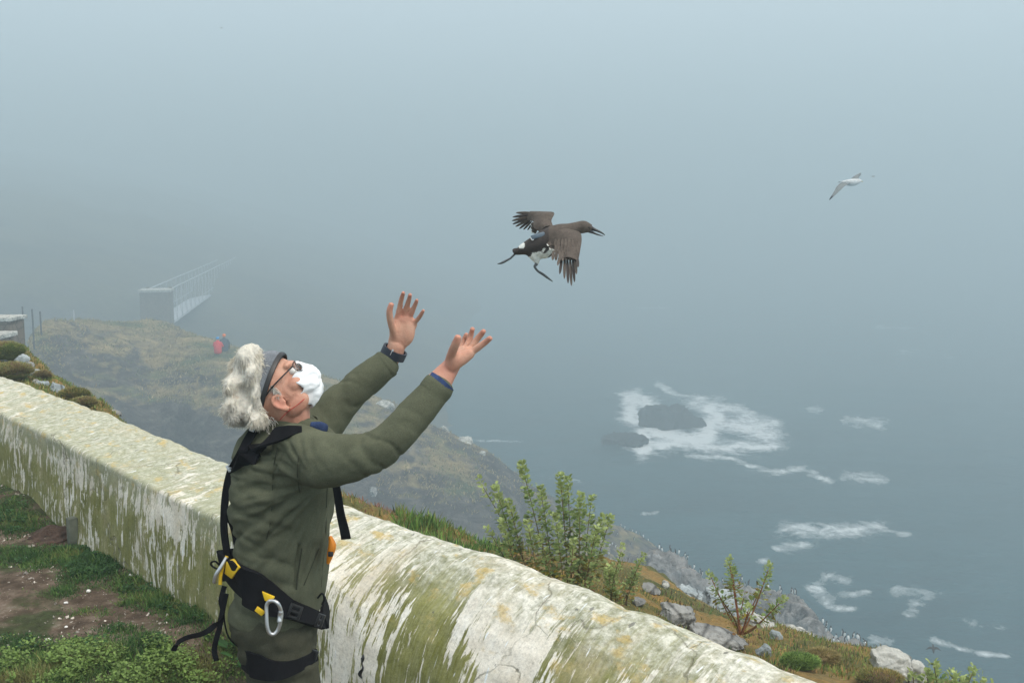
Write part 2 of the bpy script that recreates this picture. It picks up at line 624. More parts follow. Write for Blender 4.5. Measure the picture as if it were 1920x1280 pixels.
# more bare limewash on the near part below its shoulder
band = q.ramp(down_a, [(0.06, 0.0), (0.2, 1.0)])
st = q.math('ADD', st, q.math('MULTIPLY', q.math('MULTIPLY', near_a, band), 0.004))
arris = q.ramp(q.math('ABSOLUTE', q.math('SUBTRACT', down_a, 0.20)), [(0.0, 1.0), (0.13, 0.0)])
st = q.math('ADD', st, q.math('MULTIPLY', q.math('MULTIPLY', arris, q.math('SUBTRACT', 1.0, near_a)), 0.07))
st = q.math('ADD', st, q.math('MULTIPLY', q.math('SUBTRACT', 1.0, near_a), -0.062))
spot0 = q.noise(uvmap(16, 10, (5, 3, 0)), 1.0, 5, 0.68, 0.5)
st = q.math('ADD', st, q.math('MULTIPLY', q.math('SUBTRACT', spot0, 0.5), q.math('SUBTRACT', 0.42, q.math('MULTIPLY', near_a, 0.24))))
white_mask = q.ramp(st, [(0.490, 0.0), (0.512, 1.0)])
alg = q.ramp(q.noise(uvmap(5, 2.5), 1.0, 6, 0.6), [(0.3, (0.115, 0.12, 0.022)), (0.5, (0.19, 0.19, 0.05)), (0.7, (0.29, 0.285, 0.11))])
alg = q.mix(q.ramp(s3, [(0.35, 0.0), (0.65, 0.35)]), alg, (0.38, 0.38, 0.24))
lime = q.ramp(q.noise(uvmap(7, 5), 1.0, 7, 0.65), [(0.3, (0.56, 0.51, 0.42)), (0.5, (0.73, 0.69, 0.60)), (0.7, (0.83, 0.81, 0.74))])
upm = q.math('MULTIPLY', q.ramp(down_a, [(0.10, 0.60), (0.30, 0.0)]), q.math('SUBTRACT', 1.0, near_a))
alg = q.mix(upm, alg, (0.40, 0.41, 0.31))
base = q.mix(white_mask, alg, lime)
# grey-green crust along the ridge
crust_n = q.noise(uvmap(22, 22), 1.0, 7, 0.7)
crust = q.ramp(crust_n, [(0.32, (0.20, 0.21, 0.125)), (0.48, (0.43, 0.43, 0.35)), (0.60, (0.72, 0.71, 0.63))])
topm = q.math('MULTIPLY', q.ramp(q.math('ADD', down_a, q.math('MULTIPLY', q.math('SUBTRACT', s2, 0.5), 0.28)), [(0.015, 1.0), (0.12, 0.0)]), q.math('ADD', 0.55, q.math('MULTIPLY', near_a, 0.25)))
spot = q.noise(uvmap(15, 11, (5, 3, 0)), 1.0, 5, 0.65, 0.4)
base = q.mix(topm, base, crust)
# ochre lichen in blotches
och = q.ramp(q.noise(uvmap(6, 9, (7, 2, 0)), 1.0, 6, 0.7), [(0.55, 0.0), (0.64, 0.75)])
och = q.math('MULTIPLY', och, q.ramp(down_a, [(0.02, 1.0), (0.3, 0.0)]))
base = q.mix(och, base, (0.52, 0.38, 0.13))
# bird droppings: short blue-white dashes; dark chips
dr = q.ramp(q.noise(uvmap(46, 7, (1.7, 5.2, 0)), 1.0, 2, 0.5, 0.4), [(0.70, 0.0), (0.73, 1.0)])
base = q.mix(dr, base, (0.78, 0.81, 0.82))
chip = q.ramp(q.noise(uvmap(26, 12, (4, 9, 0)), 1.0, 3, 0.5), [(0.69, 0.0), (0.72, 0.75)])
base = q.mix(chip, base, (0.12, 0.12, 0.11))
cw = q.n.new('ShaderNodeVectorMath'); cw.operation = 'ADD'
wob = q.n.new('ShaderNodeTexNoise'); wob.inputs['Scale'].default_value = 6.0; wob.inputs['Detail'].default_value = 6
q.l.new(tc.outputs[0], wob.inputs['Vector'])
wsc = q.n.new('ShaderNodeVectorMath'); wsc.operation = 'SCALE'; wsc.inputs['Scale'].default_value = 0.22
q.l.new(wob.outputs[1], wsc.inputs[0]); q.l.new(tc.outputs[0], cw.inputs[0]); q.l.new(wsc.outputs[0], cw.inputs[1])
crk = q.ramp(q.voro(cw.outputs[0], 1.7, 'DISTANCE_TO_EDGE'), [(0.0, 1.0), (0.012, 0.0)])
crk = q.math('MULTIPLY', crk, q.ramp(q.noise(uvmap(2.2, 2.2), 1.0, 4, 0.6), [(0.46, 0.0), (0.56, 0.75)]))
base = q.mix(crk, base, (0.15, 0.14, 0.10))
stain = q.ramp(q.noise(uvmap(4, 2, (9, 1, 0)), 1.0, 8, 0.7), [(0.5, 0.0), (0.72, 0.5)])
base = q.mix(stain, base, (0.50, 0.42, 0.28))
speck = q.ramp(q.noise(uvmap(70, 60), 1.0, 8, 0.8), [(0.32, 0.62), (0.5, 1.0), (0.68, 1.18)])
base = q.mix(1.0, base, speck, 'MULTIPLY')
q.set('Base Color', base)
q.set('Roughness', 0.93); q.set('Specular IOR Level', 0.2)
hh = q.math('ADD', q.math('MULTIPLY', white_mask, 0.5), q.math('MULTIPLY', crust_n, 0.9))
hh = q.math('SUBTRACT', hh, q.math('MULTIPLY', crk, 1.2))
hh = q.math('ADD', hh, q.math('MULTIPLY', q.noise(uvmap(120, 60), 1.0, 4, 0.7), 0.5))
q.bump(hh, 0.42, 0.010)
wall = tag(obj('garden_wall', me, m), 'thick limewashed wall streaked with green algae along the cliff top', 'wall')

# ---- steep turf and rock shelf beyond the wall
edge = [(-140, 560, 15), (0, 648, 14.5), (45, 662, 14), (100, 700, 13), (170, 752, 12), (230, 800, 11), (330, 862, 9.8), (450, 905, 8.8), (560, 925, 8.0), (650, 948, 7.4), (760, 990, 7.0),
        (850, 1012, 7.0), (950, 1040, 7.4), (1050, 1058, 9), (1120, 1066, 12), (1200, 1085, 15), (1260, 1118, 15), (1310, 1160, 13.5), (1380, 1192, 12), (1450, 1200, 11.5),
        (1540, 1232, 11), (1600, 1252, 10.5), (1660, 1262, 10), (1760, 1298, 9.5), (1900, 1350, 9), (2150, 1460, 8.5)]
r0, r1, r2, r3, r4, r5 = [], [], [], [], [], []
for px, py, d in edge:
    pe = P(px, py, d)
    ry = 710 + (px - 0) * 0.38
    pr, t_ = ray_u(px, ry, -0.10)
    pr = pr.copy(); pr[2] = 0.32
    dirh = pe - pr; dirh[2] = 0; dl = np.linalg.norm(dirh); dirh /= dl
    r0.append(pr)
    mid = pr + (pe - pr) * 0.33; mid[2] += 0.05 * (pr[2] - pe[2]) + 0.02
    mid2 = pr + (pe - pr) * 0.68; mid2[2] += 0.08 * (pr[2] - pe[2]) + 0.02
    r1.append(mid); r2.append(mid2); r3.append(pe)
    r4.append(pe + dirh * 1.2 + np.array((0, 0, -1.6))); r5.append(pe + dirh * 3.5 + np.array((0, 0, -9)))
NS_U, NS_V = 420, 120
G = loft_rows([r0, r1, r2, r3, r4, r5], NS_U, NS_V)
fl = G.reshape(-1, 3)
me = np_grid_mesh(fl, NS_U, NS_V)
nr = normals(me)
if nr[:, 2].mean() < 0:
    me.flip_normals(); nr = -nr
vfrac = np.tile(np.linspace(0, 5, NS_V), NS_U)
amp = smooth(0.2, 1.2, vfrac)
dsp = fbm(fl * 0.9, 4, 31) * 0.22 + np.abs(fbm(fl * 2.2, 3, 33)) * 0.10 + fbm(fl * 9, 3, 35) * 0.018
co = fl + np.array((0, 0, 1.0)) * (dsp * amp * np.clip(vfrac / 2.5, 0.15, 1) - 0.05)[:, None]
set_co(me, co)
SLOPE = co.reshape(NS_U, NS_V, 3); SLOPE_N = normals(me).reshape(NS_U, NS_V, 3)
m = bpy.data.materials.new('cliff_top_turf'); m.use_nodes = True
q = NB(m); v = q.coord('Object')
turf = q.ramp(q.noise(v, 1.1, 6, 0.6), [(0.33, (0.09, 0.10, 0.035)), (0.46, (0.15, 0.14, 0.05)), (0.55, (0.30, 0.19, 0.065)), (0.66, (0.20, 0.17, 0.08))])
grain = q.ramp(q.noise(v, 24, 6, 0.7), [(0.25, 0.55), (0.75, 1.35)])
turf = q.mix(1.0, turf, grain, 'MULTIPLY')
rock = q.ramp(q.noise(v, 5, 8, 0.7), [(0.3, (0.16, 0.16, 0.145)), (0.55, (0.36, 0.36, 0.33)), (0.75, (0.58, 0.57, 0.53))])
geo = q.n.new('ShaderNodeNewGeometry'); sp = q.n.new('ShaderNodeSeparateXYZ'); q.l.new(geo.outputs['Normal'], sp.inputs[0])
steep = q.math('ADD', sp.outputs[2], q.math('MULTIPLY', q.math('SUBTRACT', q.noise(v, 3, 5, 0.6), 0.5), 0.9))
q.set('Base Color', q.mix(q.ramp(steep, [(0.52, 1.0), (0.66, 0.0)]), turf, rock))
q.set('Roughness', 0.95); q.set('Specular IOR Level', 0.15)
q.bump(q.noise(v, 14, 9, 0.72), 0.9, 0.06)
M_TURF = m
tag(obj('cliff_top_slope', me, m), kind='structure')


def slope_at(px, py):
    """Point of the slope surface seen nearest to photo pixel (px, py), with its normal."""
    v_ = SLOPE.reshape(-1, 3)[:]
    d = (v_ - C0) @ FW
    x = 960 + ((v_ - C0) @ RT) / d * FPX; y = 640 - ((v_ - C0) @ UP) / d * FPX
    k = np.where((vfrac < 3.15), (x - px) ** 2 + (y - py) ** 2, 1e12).argmin()
    return v_[k], SLOPE_N.reshape(-1, 3)[k]


# ---- headland below, seen through the mist
def terrain(name, rows, nu, nv, mat, amp, freq, seed, ridged=0.0, cols=None):
    G = loft_rows([[P(*c) if len(c) == 3 else np.array(c[:3]) for c in r] for r in rows], nu, nv)
    fl = G.reshape(-1, 3)
    me = np_grid_mesh(fl, nu, nv)
    nr = normals(me)
    if nr[:, 2].mean() < 0: me.flip_normals(); nr = -nr
    d = fbm(fl * freq, 5, seed) * amp + fbm(fl * freq * 7, 4, seed + 2) * amp * 0.22
    if ridged: d = d - np.abs(fbm(fl * freq * 2.1, 4, seed + 5)) * ridged
    if cols: d = d + (np.abs(fbm(fl * np.array((cols, cols, cols * 0.22)), 3, seed + 9)) * -2 + 0.4) * amp
    set_co(me, fl + nr * d[:, None])
    o = obj(name, me, mat); tag(o, kind='structure')
    return get_co(me).reshape(nu, nv, 3), normals(me).reshape(nu, nv, 3)


def mat_heath(name, grass, scrub, rock, scale=0.16, thr=(0.80, 0.90), columns=0.0):
    m = bpy.data.materials.new(name); m.use_nodes = True
    q = NB(m); v = q.coord('Object')
    g = q.ramp(q.noise(v, scale, 6, 0.6, 0.5), [(0.38, scrub), (0.52, grass), (0.68, tuple(c * 1.25 for c in grass))])
    g = q.mix(1.0, g, q.ramp(q.noise(v, scale * 12, 6, 0.7), [(0.25, 0.5), (0.75, 1.5)]), 'MULTIPLY')
    r = q.ramp(q.noise(q.coord('Object', (1, 1, 2.4)), scale * 3.2, 8, 0.68, 0.6), [(0.3, tuple(c * 0.45 for c in rock)), (0.5, rock), (0.64, tuple(min(0.5, c * 1.9) for c in rock)), (0.72, tuple(min(0.6, c * 3.2) for c in rock))])
    geo = q.n.new('ShaderNodeNewGeometry'); sp = q.n.new('ShaderNodeSeparateXYZ'); q.l.new(geo.outputs['Normal'], sp.inputs[0])
    s = q.math('ADD', sp.outputs[2], q.math('MULTIPLY', q.math('SUBTRACT', q.noise(v, scale * 1.5, 6, 0.6), 0.5), 0.55))
    c = q.mix(q.ramp(s, [(thr[0], 1.0), (thr[1], 0.0)]), g, r)
    if columns: c = q.mix(1.0, c, q.ramp(q.noise(q.coord('Object', (1, 1, 0.16)), columns, 6, 0.65, 0.4), [(0.36, 0.35), (0.5, 1.0), (0.62, 1.35)]), 'MULTIPLY')
    q.set('Base Color', c)
    q.set('Roughness', 0.95); q.set('Specular IOR Level', 0.1)
    q.bump(q.noise(v, scale * 18, 8, 0.75), 1.0, 0.5)
    return m


M_HEAD = mat_heath('headland_heath', (0.33, 0.26, 0.135), (0.12, 0.145, 0.07), (0.098, 0.088, 0.080), thr=(0.83, 0.965))
xs = [-250, 30, 60, 100, 180, 280, 330, 400, 500, 600, 700, 800, 900, 1000, 1100, 1160, 1225, 1262]
HK = 1.20
crest = [(-250, 640, 62), (30, 668, 63), (60, 634, 66), (100, 600, 71), (180, 592, 76), (280, 600, 79), (330, 612, 78), (400, 634, 75), (500, 664, 73), (600, 702, 72), (700, 740, 72), (800, 784, 72), (900, 842, 72), (1000, 914, 73), (1100, 955, 75), (1160, 978, 76), (1225, 1012, 77), (1262, 1062, 77)]
crest = [(a_, b_, c_ * HK) for a_, b_, c_ in crest]
upper = [(c[0], c[1] + 38 + 0.02 * max(0, 700 - c[0]), c[2] - 8) for c in crest]
mid = [(c[0], c[1] + 95 - 0.015 * c[0] + (10 if c[0] < 500 else 0), c[2] - 13) for c in crest]
low = [(c[0], c[1] + 180 - 0.03 * c[0], c[2] - 18) for c in crest]
foot = [(c[0], c[1] + 420 - 0.12 * c[0], c[2] - 22) for c in crest]


def offs(row, dy, dz):
    """Row moved dy metres farther; it drops below the sight line so the crest stays the skyline."""
    out = []
    for c in row:
        p = P(*c); sl = (CAM_Z - p[2]) / p[1]
        out.append((p[0] * (1 + 0.0 * dy), p[1] + dy, p[2] - dy * max(sl, 0) + dz, 0))
    return out


back = offs(crest, 8, -1.6); back2 = offs(crest, 26, -4.5); back3 = offs(crest, 44, -20); back4 = offs(crest, 50, -34)
HEAD, HEAD_N = terrain('headland', [foot, low, mid, upper, crest, back, back2, back3, back4], 330, 230, M_HEAD, 0.75, 0.11, 41, 0.5)

# ---- guillemot cliff to the right
M_CLIFF = mat_heath('pale_cliff_rock', (0.46, 0.41, 0.37), (0.40, 0.37, 0.34), (0.48, 0.46, 0.44), scale=0.5, thr=(0.93, 0.99), columns=1.1)
crest = [(1090, 1050, 47), (1160, 1050, 48), (1235, 1036, 48), (1290, 1051, 48), (1322, 1080, 47), (1370, 1104, 46), (1440, 1126, 45), (1492, 1142, 44), (1520, 1166, 42), (1556, 1192, 40), (1600, 1213, 38), (1640, 1236, 36), (1700, 1276, 34), (1800, 1332, 34), (1950, 1430, 34)]
top2 = [(c[0] - 4, c[1] + 22, c[2] - 1.6) for c in crest]
face = [(c[0] - 4, c[1] + 70, c[2] - 2.1) for c in crest]
foot = [(c[0], c[1] + 230, c[2] - 4) for c in crest]
CLIFF, CLIFF_N = terrain('bird_cliff', [foot, face, top2, crest, offs(crest, 3, -1.2), offs(crest, 5, -9), offs(crest, 9, -24)], 560, 150, M_CLIFF, 0.75, 0.35, 51, 0.25, cols=1.0)

# ---- island slope lost in the mist
M_FAR = mat_heath('far_island', (0.085, 0.08, 0.05), (0.055, 0.055, 0.04), (0.06, 0.055, 0.05), scale=0.05)
xs = [-700, -400, 0, 200, 350, 480, 620, 760, 880, 960]
c_y = [235, 255, 285, 318, 352, 390, 430, 475, 515, 550]
f_d = [145, 150, 160, 168, 172, 168, 152, 156, 178, 300]
far_foot = [tuple(P(x, 640, d)[:2]) + (SEA_Z - 2, 0) for x, d in zip(xs, f_d)]
far_crest = [(x, y, 640) for x, y in zip(xs, c_y)]
far_mid = []
for a_, b_ in zip(far_foot, far_crest):
    pb = P(*b_); k = 0.10; pa = np.array(a_[:3])
    mm = pa * (1 - k) + pb * k; mm[2] += 0.34 * (pb[2] - pa[2]); far_mid.append(tuple(mm) + (0,))
terrain('island', [far_foot, far_mid, far_crest, offs(far_crest, 60, -14), offs(far_crest, 130, -60)], 160, 90, M_FAR, 4.0, 0.02, 61, 2.0)

# ---- sea
FOAM = [  # photo polylines of surf, half width px, strength
    ([(1170, 750), (1188, 742), (1215, 756), (1228, 760)], 7, 1.0), ([(1186, 748), (1190, 775), (1206, 800), (1216, 835), (1196, 846)], 9, 1.0),
    ([(1196, 846), (1230, 838), (1300, 830), (1345, 836), (1440, 838)], 8, 1.0), ([(1200, 790), (1240, 812), (1290, 828), (1325, 822)], 11, 1.1),
    ([(1230, 718), (1256, 738), (1275, 746), (1310, 752)], 5, 0.75), ([(1300, 754), (1345, 765), (1390, 775), (1440, 802)], 10, 0.72), ([(1332, 765), (1332, 815)], 12, 1.0),
    ([(1345, 800), (1390, 795), (1440, 800), (1452, 830)], 13, 0.8), ([(1400, 800), (1445, 812)], 15, 0.85), ([(1340, 846), (1390, 862), (1440, 882), (1500, 884), (1562, 910)], 4, 0.62),
    ([(1290, 852), (1370, 856)], 5, 0.55), ([(1490, 992), (1530, 990), (1600, 992), (1640, 986)], 11, 0.56), ([(1525, 996), (1598, 994)], 10, 0.66), ([(1640, 988), (1690, 1000)], 4, 0.6),
    ([(1470, 1026), (1518, 1022)], 6, 0.6), ([(1423, 1050), (1434, 1048)], 5, 0.7), ([(1588, 1086), (1552, 1080), (1530, 1100), (1548, 1116), (1562, 1124)], 8, 0.56),
    ([(1580, 1112), (1625, 1110)], 5, 0.5), ([(1570, 1132), (1606, 1137)], 4, 0.6), ([(1682, 1108), (1742, 1112)], 8, 0.52), ([(1740, 1114), (1712, 1128), (1700, 1146)], 7, 0.54),
    ([(1745, 1195), (1800, 1214), (1850, 1220), (1898, 1224)], 5, 0.6), ([(1830, 1218), (1855, 1222)], 6, 0.7), ([(1632, 1198), (1660, 1204)], 7, 0.55), ([(1590, 788), (1628, 793), (1664, 802)], 6, 0.62),
    ([(1590, 898), (1652, 902)], 7, 0.55), ([(1525, 768), (1540, 770)], 6, 0.5), ([(900, 826), (990, 830)], 3, 0.55), ([(840, 815), (900, 824)], 3, 0.45), ([(1640, 612), (1740, 618)], 4, 0.5), ([(1205, 958), (1230, 957)], 3, 0.6),
    ([(1180, 575), (1240, 582)], 4, 0.45), ([(1690, 660), (1780, 668)], 4, 0.4), ([(1800, 1160), (1880, 1172)], 5, 0.35), ([(1010, 890), (1090, 900)], 3, 0.35)]
nx, ny = 620, 520
ysn = np.concatenate([np.linspace(50, 210, 430), np.geomspace(211, 2200, ny - 430)])
half = np.concatenate([np.full(430, 150.0), np.geomspace(150, 2200, ny - 430)])
sx = np.linspace(-0.55, 1.0, nx)
X = sx[None, :] * half[:, None]; Y = np.repeat(ysn[:, None], nx, 1)
pts = np.stack([X, Y, np.full_like(X, SEA_Z)], -1).reshape(-1, 3)
pts[:, 2] += fbm(pts * (0.10, 0.16, 1), 4, 71) * 0.45 + fbm(pts * (0.45, 0.7, 1), 3, 73) * 0.12
d = (pts - C0) @ FW
ux = 960 + ((pts - C0) @ RT) / d * FPX; uy = 640 - ((pts - C0) @ UP) / d * FPX
uxw = ux + fbm(pts * (0.10, 0.10, 0), 3, 301) * 26 + fbm(pts * (0.4, 0.4, 0), 2, 303) * 7; uyw = uy + fbm(pts * (0.09, 0.12, 0), 3, 305) * 11 + fbm(pts * (0.45, 0.45, 0), 2, 307) * 3
foam = np.zeros(len(pts))
for line, w, s in FOAM:
    best = np.full(len(pts), 1e9)
    for (x0, y0), (x1, y1) in zip(line[:-1], line[1:]):
        dx, dy = x1 - x0, y1 - y0
        k = np.clip(((uxw - x0) * dx + (uyw - y0) * dy) / (dx * dx + dy * dy), 0, 1)
        best = np.minimum(best, np.hypot((uxw - x0 - k * dx) * 0.7, (uyw - y0 - k * dy)))
    foam = np.maximum(foam, s * (0.8 * np.exp(-(best / (w * 1.3)) ** 2) + 0.25 * np.exp(-(best / (w * 3.0)) ** 2)))
me = np_grid_mesh(pts, ny, nx)
if normals(me)[:, 2].mean() < 0: me.flip_normals()
a = me.attributes.new('foam', 'FLOAT', 'POINT'); a.data.foreach_set('value', foam.astype(np.float32))
m = bpy.data.materials.new('sea_water'); m.use_nodes = True
q = NB(m); v = q.coord('Object')
n1 = q.noise(q.coord('Object', (1, 0.8, 1)), 0.30, 10, 0.74, 1.2)
n2 = q.noise(q.coord('Object', (1, 0.7, 1)), 1.1, 6, 0.7, 0.6)
fa = q.attr('foam', 'Fac')
fm = q.math('ADD', fa, q.math('ADD', q.math('MULTIPLY', q.math('SUBTRACT', n1, 0.5), 2.1), q.math('MULTIPLY', q.math('SUBTRACT', n2, 0.5), 1.0)))
fm = q.math('MULTIPLY', q.ramp(fm, [(0.20, 0.0), (0.52, 0.28), (0.80, 0.75), (1.1, 1.0)]), q.ramp(fa, [(0.03, 0.0), (0.40, 1.0)]))
wat = q.ramp(q.noise(q.coord('Object', (1, 2.2, 1)), 0.05, 8, 0.65, 0.6), [(0.3, (0.007, 0.040, 0.050)), (0.7, (0.020, 0.080, 0.095))])
q.set('Base Color', q.mix(fm, wat, (0.88, 0.92, 0.93)))
q.set('Roughness', q.math('ADD', q.math('MULTIPLY', fm, 0.5), 0.22)); q.b.inputs['IOR'].default_value = 1.33; q.set('Specular IOR Level', 0.35)
hn = q.math('ADD', q.noise(q.coord('Object', (1, 1.9, 1)), 0.5, 6, 0.6, 0.5), q.math('MULTIPLY', q.noise(v, 2.5, 4, 0.6), 0.35))
q.bump(hn, 0.8, 0.6)
tag(obj('sea', me, m), kind='structure')

# ---- surf-washed rocks
M_WET = mat_simple('wet_black_rock', (0.020, 0.018, 0.017), 0.95, var=0.5, scale=0.7, bump=0.8, bdist=0.3, spec=0.1)


def rock_mesh(c, size, seed, rough=0.28, flat_top=0.0, sub=4, facets=0.0, lean=(0, 0)):
    bm = bmesh.new(); bmesh.ops.create_icosphere(bm, subdivisions=sub, radius=1.0)
    me = bpy.data.meshes.new('rock'); bm.to_mesh(me); bm.free()
    co = get_co(me)
    s = np.asarray(size, float)
    n = fbm(co * 1.3 + seed * 7.7, 4, seed) * rough + fbm(co * 4.5 + seed, 3, seed + 3) * rough * 0.25
    if facets:
        r = np.random.default_rng(seed)
        for _ in range(int(facets)):
            dn = r.normal(size=3); dn /= np.linalg.norm(dn); lim = r.uniform(0.55, 0.82)
            k = co @ dn; over = np.maximum(k - lim, 0)
            co = co - dn * over[:, None] * 0.96
    co = co * (1 + n)[:, None]
    if flat_top: co[:, 2] = np.where(co[:, 2] > flat_top, flat_top + (co[:, 2] - flat_top) * 0.25, co[:, 2])
    co = co * s
    co[:, 0] += lean[0] * co[:, 2]; co[:, 1] += lean[1] * co[:, 2]
    set_co(me, co + np.asarray(c))
    me.polygons.foreach_set('use_smooth', [True] * len(me.polygons))
    if facets and hasattr(me, 'set_sharp_from_angle'): me.set_sharp_from_angle(angle=math.radians(38))
    me.update()
    return me


for (px, py, w, h, sd_, lab) in ((1264, 804, 5.6, 3.6, 3, 'dark flat-topped rock ringed by white surf'), (1172, 836, 3.6, 1.0, 5, 'low brown rock on the landward side of the surf ring')):
    p = ray_z(px, py, SEA_Z)
    me = rock_mesh(p + (0, 2.6, 0), (w, 4.4, h * 1.6), sd_, 0.45, 0.55, 5, 9)
    c_ = get_co(me); set_co(me, c_ + normals(me) * (-np.abs(fbm(c_ * np.array((0.9, 0.9, 0.35)), 4, 900 + sd_)) * 1.5 + fbm(c_ * 2.2, 3, 910) * 0.35 + 0.35)[:, None])
    tag(obj('sea_rock', me, M_WET), lab, 'sea rock')

# ---- mist
hz = bpy.data.materials.new('mist'); hz.use_nodes = True
hn_, hl_ = hz.node_tree.nodes, hz.node_tree.links
hn_.remove(hn_['Principled BSDF'])
pv = hn_.new('ShaderNodeVolumePrincipled')
pv.inputs['Color'].default_value = (0.55, 0.652, 0.70, 1)
pv.inputs['Density'].default_value = HAZE_DENSITY
pv.inputs['Anisotropy'].default_value = 0.2
hl_.new(pv.outputs[0], hn_['Material Output'].inputs['Volume'])
TOP_Z = 52.0
bx = box_vf((0, 900, (SEA_Z - 1.5 + TOP_Z) / 2), np.eye(3), (5200, 2900, TOP_Z - SEA_Z + 1.5))
tag(obj('haze', vmesh(bx, False), hz), kind='stuff')

# ================================================================== THE MAN RELEASING THE BIRD
def DM(d, py):
    """Depth along an upright body axis (the picture plane leans 7 degrees)."""
    return d + (py - 1000) * 0.00019


def PM(px, py, d): return P(px, py, DM(d, py))


def ring_stack(rings, n=36, sub=4, power=2.35):
    """Closed body of stacked near-horizontal rings: (py, cx, half px, depth, half depth m)."""
    r = catmull(np.array(rings, float), (len(rings) - 1) * sub + 1)
    verts, faces = [], []
    m = len(r)
    for py, cx, hw, d, hd in r:
        c = PM(cx, py, d); a = hw / FPX * d
        for j in range(n):
            t = 2 * math.pi * j / n
            cs, sn = math.cos(t), math.sin(t)
            x = math.copysign(abs(cs) ** (2 / power), cs); y = math.copysign(abs(sn) ** (2 / power), sn)
            verts.append(c + RT * a * x + np.array((0, 1.0, 0)) * hd * y)
    for i in range(m - 1):
        for j in range(n):
            j2 = (j + 1) % n
            faces.append((i * n + j, i * n + j2, (i + 1) * n + j2, (i + 1) * n + j))
    faces += [tuple(reversed(range(n))), tuple((m - 1) * n + j for j in range(n))]
    return verts, faces


TD = 2.86
M_SKIN = bpy.data.materials.new('weathered_skin'); M_SKIN.use_nodes = True
q = NB(M_SKIN); v = q.coord('Object')
fl_ = q.attr('flush', 'Fac')
sk_ = q.mix(q.ramp(q.noise(v, 22, 6, 0.7), [(0.35, 0.0), (0.7, 0.75)]), (0.58, 0.34, 0.24), (0.50, 0.235, 0.155))
sk_ = q.mix(fl_, sk_, (0.50, 0.17, 0.115))
sk_ = q.mix(q.ramp(q.noise(v, 140, 4, 0.6), [(0.62, 0.0), (0.72, 0.35)]), sk_, (0.34, 0.15, 0.09))
q.set('Base Color', sk_)
q.set('Roughness', 0.5); q.set('Specular IOR Level', 0.4); q.set('Subsurface Weight', 0.12)
q.b.inputs['Subsurface Radius'].default_value = (0.012, 0.005, 0.003)
q.bump(q.math('ADD', q.noise(v, 220, 4, 0.6), q.noise(q.coord('Object', (1, 1, 2.2)), 60, 4, 0.7)), 0.45, 0.003)


def mat_cloth(name, rgb, scale=900, var=0.16, bump=0.25):
    m = bpy.data.materials.new(name); m.use_nodes = True
    q = NB(m); v = q.coord('Object')
    w = q.noise(v, 14, 6, 0.65)
    c = q.ramp(w, [(0.3, tuple(x * (1 - var) for x in rgb)), (0.7, tuple(x * (1 + var) for x in rgb))])
    g = q.ramp(q.noise(v, scale * 0.4, 3, 0.6), [(0.3, 0.8), (0.7, 1.2)])
    q.set('Base Color', q.mix(1.0, c, g, 'MULTIPLY')); q.set('Roughness', 0.92); q.set('Specular IOR Level', 0.12)
    q.set('Sheen Weight', 0.0)
    q.bump(q.math('ADD', q.noise(v, 60, 5, 0.65), q.math('MULTIPLY', q.noise(v, scale, 2), 0.3)), bump, 0.006)
    return m


M_JACKET = mat_cloth('olive_jacket_cloth', (0.098, 0.104, 0.068))
M_TROUSER = mat_cloth('dark_olive_trouser_cloth', (0.060, 0.060, 0.041))
M_WEB = mat_cloth('black_webbing', (0.009, 0.009, 0.011), scale=1400, var=0.3, bump=0.4)
M_METAL = mat_simple('brushed_aluminium', (0.62, 0.63, 0.64), 0.35, metal=0.85, var=0.08, scale=90)
M_YELLOW = mat_simple('yellow_vinyl', (0.78, 0.50, 0.015), 0.55, var=0.1, scale=30)
M_ORANGE = mat_simple('orange_plastic', (0.85, 0.27, 0.01), 0.5, var=0.1, scale=30)
M_BLACKPL = mat_simple('black_plastic', (0.012, 0.012, 0.013), 0.45, var=0.2, scale=60)
M_NAVY = mat_cloth('navy_check_cloth', (0.035, 0.055, 0.13), var=0.5)

foot_c = (P(523, 1260, 2.86)); root = empty('person', (foot_c[0], foot_c[1], float(0.0)))
tag(root, 'person in olive jacket and climbing harness tossing a bird with both arms raised', 'person')

# arm centre lines: shoulder, mid upper arm, elbow, mid forearm, cuff, (wrist)
NEAR = [(548, 846, 2.71), (600, 862, 2.645), (655, 858, 2.615), (708, 842, 2.605), (745, 812, 2.61), (785, 768, 2.63), (824, 722, 2.655)]
NEAR_R = [0.080, 0.077, 0.065, 0.055, 0.050, 0.046, 0.041]
FARA = [(560, 842, 3.03), (600, 800, 3.08), (636, 758, 3.10), (668, 729, 3.11), (700, 702, 3.12), (727, 680, 3.13)]
FARA_R = [0.083, 0.071, 0.061, 0.055, 0.050, 0.044]
near_pts = np.array([PM(*p) for p in NEAR]); far_pts = np.array([PM(*p) for p in FARA])

# ---- jacket
torso = ring_stack([(783, 545, 40, TD, 0.070), (797, 538, 62, TD, 0.098), (812, 537, 80, TD, 0.140), (832, 540, 92, TD, 0.185), (862, 538, 98, TD, 0.200), (905, 534, 98, TD, 0.195), (955, 531, 97, TD, 0.188),
                    (1000, 532, 92, TD, 0.180), (1040, 531, 86, TD, 0.176), (1085, 530, 82, TD, 0.172), (1125, 520, 86, TD, 0.170), (1150, 516, 84, TD, 0.165)])
nv_, nf_ = tube_vf(near_pts, NEAR_R, 20)
fv_, ff_ = tube_vf(far_pts, FARA_R, 20)
collar_f = tube_vf([PM(560, 800, 2.80), PM(590, 803, 2.84), PM(606, 812, 2.88)], [(0.030, 0.020), (0.028, 0.022), (0.018, 0.014)], 12)
jac = fuse([torso, (nv_, nf_), (fv_, ff_), collar_f], 0.0062, 8)
co = get_co(jac); nr = normals(jac)


